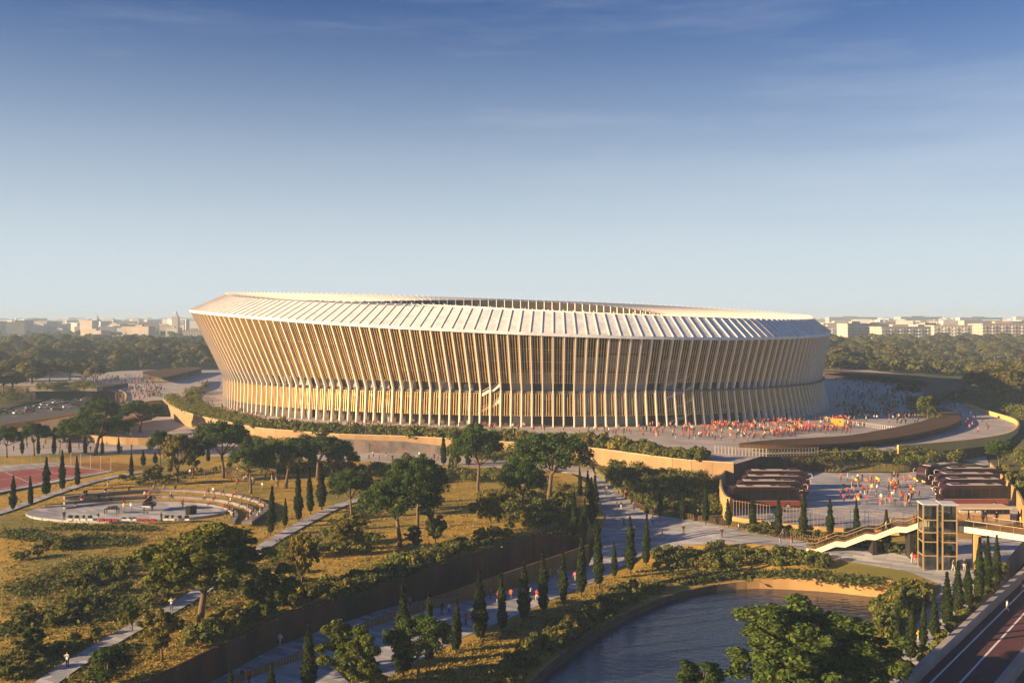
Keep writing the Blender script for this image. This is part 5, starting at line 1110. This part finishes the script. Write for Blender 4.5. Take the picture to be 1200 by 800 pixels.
cp = [(-8, 486, 0), (4, 484.5, 2), (12, 482, 3), (35, 482.5, 4), (45, 477, 5), (52, 478.5, 1), (53, 475, 0), (58, 473, 1), (61, 475.5, 3), (64, 471, 0), (67, 473, 1), (69, 470, 3), (74, 472, 0), (66, 480.5, 3), (80, 478, 1), (88, 476, 2), (90, 471, 0), (94, 468.5, 3), (100, 470, 1), (36, 479, 3), (22, 485, 6), (92, 474, 5)]
for i, (x, y, c) in enumerate(cp): put_car(P(x, y, 5.01), .75+rnd.uniform(-.15, .15), c, '%s car queuing on the road to the underpass' % names[c], 'cars on the underpass road, '+names[c])
put_car(T(4, 13.2, 2.61), math.atan2(dv.y, dv.x), 2, 'dark car on the road at the bottom right corner', 'car on the road')

# ------------------------------------------------------------------ people
m_shirt = objcolor('clothes')
def rndmat(name, cs):
    m = bpy.data.materials.new(name); m.use_nodes = True; n = m.node_tree.nodes; l = m.node_tree.links; oi = n.new('ShaderNodeObjectInfo'); r = n.new('ShaderNodeValToRGB'); r.color_ramp.interpolation = 'CONSTANT'
    while len(r.color_ramp.elements) < len(cs): r.color_ramp.elements.new(.5)
    for k, c in enumerate(cs): r.color_ramp.elements[k].position = k/len(cs); r.color_ramp.elements[k].color = (*c, 1)
    l.new(oi.outputs['Random'], r.inputs[0]); l.new(r.outputs[0], n['Principled BSDF'].inputs['Base Color']); n['Principled BSDF'].inputs['Roughness'].default_value = .85; return m
m_trous = rndmat('trousers', [(.02, .022, .03), (.04, .05, .09), (.03, .03, .03), (.25, .22, .18), (.02, .02, .02), (.06, .07, .1), (.45, .42, .38)])
m_skin = rndmat('skin', [(.45, .26, .17), (.5, .3, .2), (.3, .16, .09), (.42, .25, .16)]); m_hair = rndmat('hair', [(.02, .014, .01), (.05, .03, .015), (.015, .012, .01), (.16, .1, .05)])
m_shoe = mat('shoes', (.03, .03, .03), (.06, .06, .06), 3, .8)
def person_mesh(k, la, ra, ll, rl, lean=0.0, sit=False):
    """skeleton grown into one skin: arms (elbow, hand) and legs (knee, foot) as offsets from shoulder and hip"""
    hip = .52 if sit else .95
    J = {'pelvis': (0, 0, hip), 'waist': (0, lean*.3, hip+.18), 'chest': (0, lean*.7, hip+.42), 'neck': (0, lean, hip+.56), 'head': (0, lean*1.1-.01, hip+.66), 'crown': (0, lean*1.1, hip+.79)}
    Rr = {'pelvis': (.165, .12), 'waist': (.145, .105), 'chest': (.185, .12), 'neck': (.06, .06), 'head': (.085, .095), 'crown': (.075, .085)}
    E_ = [('pelvis', 'waist'), ('waist', 'chest'), ('chest', 'neck'), ('neck', 'head'), ('head', 'crown')]
    for s, nm, (el, ha), (kn, ft) in ((-1, 'l', la, ll), (1, 'r', ra, rl)):
        sh = Vector((s*.2, lean*.75, hip+.48)); hp = Vector((s*.1, 0, hip-.06))
        J[nm+'sh'] = sh; J[nm+'el'] = sh+Vector(el); J[nm+'ha'] = sh+Vector(ha); J[nm+'fi'] = J[nm+'ha']+(J[nm+'ha']-J[nm+'el']).normalized()*.13
        J[nm+'hp'] = hp; J[nm+'kn'] = hp+Vector(kn); J[nm+'an'] = hp+Vector(ft); J[nm+'to'] = J[nm+'an']+Vector((s*.02, -.16, -.035))
        Rr.update({nm+'sh': (.07, .07), nm+'el': (.05, .05), nm+'ha': (.036, .036), nm+'fi': (.03, .04), nm+'hp': (.1, .1), nm+'kn': (.065, .065), nm+'an': (.045, .045), nm+'to': (.04, .03)})
        E_ += [('chest', nm+'sh'), (nm+'sh', nm+'el'), (nm+'el', nm+'ha'), (nm+'ha', nm+'fi'), ('pelvis', nm+'hp'), (nm+'hp', nm+'kn'), (nm+'kn', nm+'an'), (nm+'an', nm+'to')]
    keys = list(J); me = bpy.data.meshes.new('skeleton'); me.from_pydata([tuple(J[q]) for q in keys], [(keys.index(a), keys.index(b)) for a, b in E_], [])
    o = bpy.data.objects.new('skeleton', me); COL.objects.link(o); md = o.modifiers.new('skin', 'SKIN'); md.use_smooth_shade = True
    for i, q in enumerate(keys):
        sv_ = me.skin_vertices[0].data[i]; sv_.radius = Rr[q]; sv_.use_root = (q == 'pelvis')
    sb = o.modifiers.new('sub', 'SUBSURF'); sb.levels = 1
    dg = bpy.context.evaluated_depsgraph_get(); r = bpy.data.meshes.new_from_object(o.evaluated_get(dg)); bpy.data.objects.remove(o); r.name = 'person'
    zmin = min(v.co.z for v in r.vertices); r.materials.clear()
    for m in (m_shirt, m_trous, m_skin, m_hair, m_shoe): r.materials.append(m)
    for v in r.vertices: v.co.z -= zmin
    hands = [Vector(J['lfi']), Vector(J['rfi']), Vector(J['lha']), Vector(J['rha'])]
    nz_ = J['neck'][2]-zmin; ank = [Vector(J['lan']), Vector(J['ran']), Vector(J['lto']), Vector(J['rto'])]; pz = hip-.02-zmin
    legs = [(Vector(J[n+'hp']), Vector(J[n+'kn']), Vector(J[n+'an'])) for n in 'lr']
    for f in r.polygons:
        c = f.center+Vector((0, 0, zmin)); m = 0
        dleg = min(min((c-a.lerp(b, t/4)).length, (c-b.lerp(d, t/4)).length) for a, b, d in legs for t in range(5))
        dsp = min((c-Vector(J['waist']).lerp(Vector(J['chest']), t/3)).length for t in range(4))
        if f.center.z > nz_+.0 and abs(c.x) < .13 and (c-Vector(J['head'])).length < .26: m = 3 if (f.center.z > nz_+.2 or c.y > J['head'][1]+.03) else 2
        elif min((c-h).length for h in hands) < .07: m = 2
        elif min((c-h).length for h in ank) < .075: m = 4
        elif c.z < hip+.03 and dleg < dsp: m = 1
        f.material_index = m; f.use_smooth = True
    return r
D = -.45
PM = {'stand': [person_mesh(0, ((-.06, .03, -.27), (-.07, -.06, -.5)), ((.06, .03, -.27), (.07, -.06, -.5)), ((-.01, -.01, -.41), (0, .01, -.82)), ((.02, -.02, -.41), (.03, .0, -.82))),
                person_mesh(1, ((-.08, .05, -.26), (-.02, -.17, -.38)), ((.06, .03, -.27), (.08, -.04, -.5)), ((-.03, -.02, -.41), (-.05, .02, -.82)), ((.03, -.01, -.41), (.06, .02, -.82)))],
      'walk': [person_mesh(2, ((-.06, .12, -.25), (-.06, .14, -.48)), ((.06, -.1, -.26), (.05, -.26, -.43)), ((0, -.16, -.37), (0, -.27, -.78)), ((0, .07, -.4), (0, .33, -.74)), -.05),
               person_mesh(3, ((-.06, -.1, -.26), (-.05, -.26, -.43)), ((.06, .12, -.25), (.06, .14, -.48)), ((0, .05, -.4), (0, .28, -.76)), ((0, -.14, -.38), (0, -.22, -.79)), -.04)],
      'cheer': [person_mesh(4, ((-.12, -.05, .23), (-.1, -.05, .5)), ((.06, -.05, -.26), (.1, -.2, -.42)), ((-.03, -.02, -.41), (-.05, .02, -.82)), ((.03, -.01, -.41), (.06, .02, -.82))),
                person_mesh(5, ((-.14, -.04, .22), (-.12, -.08, .48)), ((.14, -.04, .22), (.16, -.06, .48)), ((-.02, -.05, -.41), (-.04, .02, -.82)), ((.03, .02, -.41), (.06, .04, -.82)))],
      'photo': [person_mesh(6, ((-.08, -.12, -.2), (.1, -.3, .08)), ((.08, -.12, -.2), (-.06, -.3, .08)), ((-.02, -.02, -.41), (-.04, .02, -.82)), ((.03, -.01, -.41), (.06, .02, -.82)))],
      'sit': [person_mesh(7, ((-.06, .02, -.27), (.03, -.22, -.38)), ((.06, .02, -.27), (-.03, -.22, -.38)), ((-.03, -.42, .0), (-.03, -.44, -.4)), ((.03, -.42, .0), (.03, -.4, -.41)), -.06, True)]}
RED, ORA, YEL, WHT, BLK, NVY, PNK, GRY, MAR = (.5, .03, .02), (.62, .10, .03), (.65, .38, .05), (.62, .6, .58), (.02, .02, .022), (.04, .05, .1), (.6, .14, .2), (.22, .2, .2), (.2, .02, .02)
CN = {RED: 'red', ORA: 'orange', YEL: 'yellow', WHT: 'white', BLK: 'black', NVY: 'dark blue', PNK: 'pink', GRY: 'grey', MAR: 'maroon'}
def put_person(p, col, pose, rz, label, group=None, sc=1.0):
    o = link('person', rnd.choice(PM[pose]), None, p, rz, (sc, sc, sc)); o.color = (*col, 1); return tag(o, label, 'person', group)
PPL = []                                   # individuals picked out one by one: px, row, level, colour, pose, label
for px, py, z, col, pose, lab in (
    (328, 757, 0, WHT, 'walk', 'person in white top and dark shorts walking along the steel wall'),
    (292, 801, 0, RED, 'walk', 'person in red by the slatted guard at the bottom edge'), (284, 801, 0, BLK, 'stand', 'person in black beside the one in red at the bottom edge'),
    (79, 783, zlp, WHT, 'photo', 'person in pale clothes with raised arms on the narrow park path'), (201, 716, zlp, WHT, 'photo', 'person in white pointing on the path under the biggest pine'),
    (546, 733, Zp, RED, 'walk', 'person in red walking alone on the main path'), (518, 720, Zp, BLK, 'stand', 'person in dark clothes near the slatted guard'), (526, 720, Zp, WHT, 'walk', 'small person in white beside the dark one near the guard'),
    (480, 713, 0, PNK, 'walk', 'person in pink in the lane behind the guard'), (498, 722, Zp, BLK, 'stand', 'dark figure leaning at the slatted guard'),
    (575, 701, Zp, GRY, 'stand', 'person in grey on the main path near the tall guard'), (584, 706, Zp, PNK, 'walk', 'person in bright pink on the main path'), (599, 703, Zp, ORA, 'walk', 'person in orange top on the main path'),
    (622, 700, Zp, WHT, 'walk', 'person in white shirt between cypresses on the main path'), (629, 704, Zp, RED, 'walk', 'person in red next to the white shirt on the main path'), (634, 697, Zp, YEL, 'stand', 'person in yellow half hidden by a cypress'),
    (645, 677, Zp, YEL, 'walk', 'person in pale yellow walking by the guard end'), (654, 678, Zp, WHT, 'walk', 'person in white and blue walking by the guard end'), (674, 682, Zp, PNK, 'walk', 'person in pink beside the large cypress'),
    (709, 581, Zp, BLK, 'walk', 'person in black high on the ramp'), (711, 578, Zp, GRY, 'walk', 'person in grey highest on the ramp'), (733, 583, Zp, RED, 'walk', 'person in red beside the fence on the ramp'),
    (723, 596, Zp, BLK, 'stand', 'left of two dark figures side by side on the ramp'), (728, 597, Zp, BLK, 'stand', 'right of two dark figures side by side on the ramp'), (743, 598, Zp, NVY, 'walk', 'person in dark blue by the fence bend'),
    (731, 617, Zp, BLK, 'walk', 'person in black in the middle of the path'), (738, 612, Zp, RED, 'walk', 'person in red behind the cypress tip'), (743, 625, Zp, WHT, 'walk', 'person in white beside the tallest path cypress'),
    (765, 614, Zp, WHT, 'walk', 'person in white cap on the path near the fence bend'), (776, 632, Zp, ORA, 'walk', 'person in orange with bare legs on the wide path'), (801, 626, Zp, BLK, 'stand', 'slim dark figure on the wide path'),
    (846, 630, Zp, BLK, 'stand', 'dark figure standing in the middle of the wide path'), (866, 623, Zp, WHT, 'walk', 'person in white near the fence on the wide path'), (914, 637, Zp, BLK, 'walk', 'person in a long dark coat near the stairs'), (928, 640, Zp, RED, 'walk', 'person in red top and white trousers near the stairs'), (918, 631, Zp, GRY, 'walk', 'person in grey by the fence near the stairs'),
    (1072, 661, Zp, RED, 'stand', 'person in red beside the lift tower'), (1069, 660, Zp, WHT, 'stand', 'person in white beside the one in red at the lift tower'), (1081, 712, Zp, RED, 'walk', 'person in red walking along the cypress path'), (1091, 713, Zp, BLK, 'walk', 'person in black walking along the cypress path'), (1075, 752, Zp, YEL, 'walk', 'person in yellow top between the right-hand cypresses'),
    (1117, 669, Zp, GRY, 'walk', 'person in grey just right of the lift tower'), (1130, 668, Zp, BLK, 'stand', 'dark figure under the footbridge'), (1153, 645, Zp, PNK, 'walk', 'person in pink under the footbridge by the cypresses'),
    (1180, 718, 3.21, WHT, 'walk', 'runner in pale top on the maroon track'), (1199, 693, 3.21, BLK, 'walk', 'dark figure on the track at the right edge'),
    (1135, 611, zdk+.01, BLK, 'walk', 'person in black walking on the footbridge'), (1152, 613, zdk+.01, PNK, 'walk', 'person in pink on the footbridge'), (1155, 609, zdk+.01, GRY, 'walk', 'person in grey beside the pink one on the footbridge'), (1168, 612, zdk+.01, NVY, 'walk', 'person in dark blue on the footbridge'), (1196, 617, zdk+.01, YEL, 'stand', 'person in yellow at the right end of the footbridge'), (1121, 609, zdk+.01, BLK, 'walk', 'dark figure stepping from the lift onto the footbridge'),
    (145, 599, zs, YEL, 'stand', 'performer in yellow left of the piano'), (153.5, 599, zs, WHT, 'stand', 'performer in white beside the piano'), (75, 609.5, zs, BLK, 'stand', 'dark figure at the left corner of the stage'), (115, 611, zs, BLK, 'stand', 'dark figure between planters at the stage front'), (189, 611, zs, BLK, 'stand', 'dark figure right of the red armchairs'), (214, 597, zs, BLK, 'stand', 'dark figure behind the stage loudspeakers'),
    (127, 571, zlp, NVY, 'walk', 'cyclist-like dark figure on the path behind the terraces'),
    (73, 555, zlp, RED, 'walk', 'player in red near the court fence')):
    p = P(px, py, z); put_person(p, col, pose, rnd.uniform(-.6, .6) if pose in ('photo', 'cheer') else rnd.choice((.4, -.4, 2.6, -2.4, 1.4)), lab, None, 1.08)
for i, (f_, o_, col) in enumerate(((.06, 1.0, BLK), (.1, 2.2, GRY), (.16, 2.4, ORA), (.2, 1.4, BLK), (.45, 1.4, BLK), (.66, 1.5, WHT), (.7, 2.3, YEL), (.88, 1.5, RED), (.92, 2.2, MAR))):
    s = SL*f_; zz = None
    for a, b in zip(path, path[1:]):
        if a[0] <= s <= b[0]+1e-6: zz = a[1]+(b[1]-a[1])*(s-a[0])/max(1e-6, b[0]-a[0]); break
    q = s0+sd*s+ss*o_; q.z = s0.z+zz+.05
    put_person(q, col, 'walk', 1.0, 'person in %s on the outdoor staircase, %s counted upwards' % (CN[col], ORD[i]), 'people on the staircase')
CR = []
def clump(poly, nc, per, z, cols_, poses, where):
    for x, y in scat(poly, nc):
        for _ in range(rnd.randint(2, per)):
            p = P(x, y, z); CR.append((Vector((p.x+rnd.gauss(0, 1.3), p.y+rnd.gauss(0, 1.3), p.z)), rnd.choice(cols_), rnd.choice(poses), rnd.uniform(.95, 1.1), where))
def crowd(poly, n, z, cols_, poses, where, sz=(.95, 1.1)):
    for x, y in scat(poly, n):
        c = rnd.choice(cols_); CR.append((P(x, y, z), c, rnd.choice(poses), rnd.uniform(*sz), where))
fan = [RED, RED, RED, ORA, MAR, MAR, YEL, BLK, WHT, GRY]; mixd = [BLK, BLK, NVY, GRY, WHT, RED, BLK, MAR, PNK]
crowd([(985, 562), (1050, 558), (1082, 570), (1085, 590), (1050, 596), (985, 590)], 62, ZY+.01, fan, ['stand', 'walk', 'cheer', 'stand'], 'in the fan crowd in the coach yard')
crowd([(760, 500), (1010, 492), (1010, 508), (870, 518), (800, 516), (755, 508)], 130, ZPD+.01, fan, ['stand', 'walk', 'cheer'], 'in the fan crowd before the stadium')
clump([(790, 500), (1010, 490), (1005, 507), (900, 514), (820, 513)], 40, 6, ZPD+.01, fan, ['stand', 'cheer', 'walk'], 'in the fan crowd before the stadium')
clump([(890, 496), (1000, 491), (1000, 506), (900, 510)], 18, 7, ZPD+.01, fan, ['stand', 'cheer', 'walk'], 'in the fan crowd before the stadium')
clump([(975, 446), (1050, 448), (1065, 475), (1080, 498), (1000, 490)], 55, 5, ZPD+.01, mixd, ['stand', 'walk'], 'on the shaded plaza')
clump([(60, 442), (170, 440), (190, 452), (185, 466), (150, 456)], 30, 4, ZPD+.01, mixd, ['stand', 'walk'], 'on the left plaza')
clump([(995, 563), (1050, 560), (1080, 572), (1078, 588), (1000, 588)], 5, 4, ZY+.01, fan, ['stand', 'cheer'], 'in the fan crowd in the coach yard')
crowd([(640, 504), (760, 503), (800, 514), (700, 508)], 26, ZPD+.01, fan, ['stand', 'walk'], 'at the thin end of the fan crowd')
crowd([(1102, 500), (1150, 508), (1165, 502), (1130, 482), (1105, 475), (1108, 488)], 30, ZPD+.01, mixd, ['stand', 'walk'], 'on the ramp at the right')
crowd([(978, 445), (1045, 447), (1060, 470), (1080, 500), (1000, 492), (980, 480)], 200, ZPD+.01, [BLK, BLK, NVY, GRY, BLK, WHT, MAR], ['stand', 'walk'], 'on the shaded plaza')
crowd([(1110, 466), (1135, 458), (1130, 470), (1118, 476)], 14, ZPD+.01, mixd, ['walk'], 'on the upper ramp')
crowd([(60, 444), (165, 440), (190, 452), (190, 466), (160, 470), (140, 452)], 135, ZPD+.01, mixd, ['walk', 'stand'], 'on the left plaza')
crowd([(225, 470), (262, 474), (300, 487), (330, 494), (300, 497), (250, 485)], 42, ZPD+.01, mixd+[RED], ['walk', 'stand'], 'at the west foot of the stadium')
crowd([(200, 436), (235, 434), (232, 442), (205, 446)], 22, ZPD+.01, mixd, ['walk'], 'beside the pavilion canopy')
crowd([(340, 495), (640, 502), (640, 504.5), (340, 499)], 46, ZPD+.01, mixd+[RED, RED], ['walk', 'stand'], 'between the stadium columns and the hedge')
crowd([(0, 513), (240, 512), (260, 522), (240, 530), (0, 531)], 40, ZT+.01, mixd, ['walk', 'stand'], 'on the left boulevard')
crowd([(400, 531), (570, 539), (560, 545), (420, 539)], 16, ZT+.01, mixd+[RED, WHT], ['walk', 'stand'], 'before the grey painted wall')
crowd([(255, 552), (325, 556), (330, 572), (300, 580), (270, 566)], 30, zlp, [RED, WHT, WHT, BLK, MAR, GRY], ['stand', 'walk'], 'in the group right of the terraces')
crowd([(165, 556), (255, 553), (255, 562), (165, 566)], 12, zlp, [RED, WHT, BLK], ['stand', 'walk'], 'on the grass behind the terraces')
CR.sort(key=lambda q: q[0].y)
for i, pxs in enumerate(([(88, 594), (130, 589.5), (145, 589), (175, 588.5), (215, 589), (247, 592), (262, 596), (268, 599), (273, 603), (274, 607)], [(95, 588), (115, 586), (127, 585), (170, 583), (176, 583), (200, 583), (240, 585.5), (252, 586.5), (270, 590), (284, 594), (291, 598), (296, 602), (294, 607), (290, 611)], [(98, 582.5), (101, 582), (123, 579.5), (150, 577.5), (180, 576), (192, 576), (205, 576), (245, 578.5), (250, 579), (262, 580.5), (275, 583), (285, 586), (296, 589), (305, 593), (311, 598), (306, 604), (302, 608)])):
    for x, y in pxs:
        p = P(x+rnd.uniform(-1, 1), y, zs); c = rnd.choice([BLK, NVY, RED, WHT, MAR, GRY, BLK]); d = math.atan2(SC.x-p.x, -(SC.y-p.y))
        put_person(Vector((p.x, p.y, zs-.1+.16*i)), c, 'sit', d, 'spectator in %s seated on the %s bench tier from the stage' % (CN[c], ORD[i]), 'spectators in %s on the %s tier' % (CN[c], ORD[i]), 1.12)
NI = 190
for p, c, pose, s, where in CR[:NI]: put_person(p, c, pose, rnd.uniform(0, 6.28), 'person in %s %s' % (CN[c], where), 'people in %s %s' % (CN[c], where), s)
mb = MB(); mats_ = []; idx = {}
for c in CN:
    idx[c] = len(mats_); mats_.append(mat('crowd_'+CN[c].replace(' ', '_'), c, tuple(q*.8 for q in c), 2, .85))
kt, ks = len(mats_), len(mats_)+1; mats_ += [mat('crowd_trousers', (.03, .03, .04), (.05, .05, .06), .5, .9), mat('crowd_skin', (.4, .24, .16), (.35, .2, .13), 1, .8)]
for p, c, pose, s, where in CR[NI:]:
    M_ = Matrix.Translation(p) @ Matrix.Rotation(rnd.uniform(0, 6.28), 4, 'Z') @ Matrix.Scale(s, 4); st = .14 if pose == 'walk' else .04
    for sx in (-1, 1): mb.tube([M_ @ Vector((sx*.09, sx*st, 0)), M_ @ Vector((sx*.1, 0, .48)), M_ @ Vector((sx*.08, 0, .92))], [.06*s, .075*s, .1*s], 5, kt)
    mb.tube([M_ @ Vector((0, 0, .85)), M_ @ Vector((0, 0, 1.1)), M_ @ Vector((0, 0, 1.38)), M_ @ Vector((0, 0, 1.52))], [.15*s, .14*s, .2*s, .07*s], 6, idx[c])
    for sx in (-1, 1): mb.tube([M_ @ Vector((sx*.21, 0, 1.42)), M_ @ Vector((sx*.27, .02, 1.15)), M_ @ Vector((sx*.25, -.1, .9)) if pose != 'cheer' else M_ @ Vector((sx*.3, -.05, 1.8))], [.06*s, .05*s, .035*s], 4, idx[c])
    mb.tube([M_ @ Vector((0, 0, 1.5)), M_ @ Vector((0, 0, 1.58)), M_ @ Vector((0, 0, 1.68)), M_ @ Vector((0, 0, 1.75))], [.05*s, .09*s, .1*s, .05*s], 6, ks)
stuff(mb.build('distant_crowd', mats_))['label'] = 'far and thinly drawn people of the crowds on the plazas'
# flags carried by the fans
def flag_mesh():
    a = MB(); a.tube([(0, 0, .9), (0, 0, 2.75)], .025, 5); b = MB(); n = 7
    top = [(.17*k, .09*math.sin(k*1.1), 2.74-.09*k) for k in range(n)]; bot = [(.17*k, .09*math.sin(k*1.1+.3), 2.05-.02*k) for k in range(n)]; b.strip(bot, top)
    return a, b
m_fr = objcolor('flag_cloth', .8)
fa, fb = flag_mesh(); fam = fa.mesh('flag_pole', m_conc); fbm = fb.mesh('flag_cloth', m_fr)
for i, (poly, z, n, w) in enumerate((([(1000, 562), (1075, 562), (1082, 586), (1000, 586)], ZY, 9, 'over the fan crowd in the coach yard'), ([(790, 502), (1005, 494), (1000, 508), (830, 514)], ZPD, 22, 'over the fan crowd before the stadium'))):
    for x, y in scat(poly, n):
        c = rnd.choice([RED, ORA, ORA, YEL]); t = thing('flag', '%s flag waved %s' % (CN[c], w), 'flag', P(x, y, z), rnd.uniform(-1, 1), '%s flags %s' % (CN[c], w)); link('pole', fam, t); o = link('cloth', fbm, t); o.color = (*c, 1)
# yellow banner hung in the plaza
t = thing('banner', 'bright yellow banner standing at the edge of the fan crowd', 'banner', P(981, 502, ZPD)); mb = MB(); mb.box((-2, -.03, .8), (2, .03, 3.1)); mb.build('cloth', mat('yellow_cloth', (.75, .5, .06), (.8, .55, .08), 1, .8), t)
for x in (-1.9, 1.9): mb = MB(); mb.tube([(x, .06, 0), (x, .06, 3.2)], .05, 6); mb.build('post', m_steel, t)
slat_fence('plaza_fence', 'pale picket fence between the fan crowd and the shaded plaza', [P(x, y, ZPD) for x, y in ((944, 490), (965, 492), (990, 496), (1030, 502), (1060, 506), (1095, 500))], 1.3, m_conc, .9, .3, .05)
slat_fence('crowd_fence', 'slat fence below the canopy at the plaza front edge', [P(x, y, ZPD) for x, y in ((836, 531), (860, 533), (900, 535), (960, 533))], 2.0, m_concd, .8, .3, .05)

# ------------------------------------------------------------------ air
mh = bpy.data.materials.new('haze'); mh.use_nodes = True; hn = mh.node_tree.nodes; hl = mh.node_tree.links; hn.clear(); ho = hn.new('ShaderNodeOutputMaterial'); hv = hn.new('ShaderNodeVolumePrincipled')
hv.inputs['Color'].default_value = (.55, .76, 1, 1); hv.inputs['Density'].default_value = .00021; hv.inputs['Anisotropy'].default_value = 0; hl.new(hv.outputs[0], ho.inputs['Volume'])
mb = MB(); mb.box((-4700, -80, -9), (4700, 5500, 90)); stuff(mb.build('haze', mh))
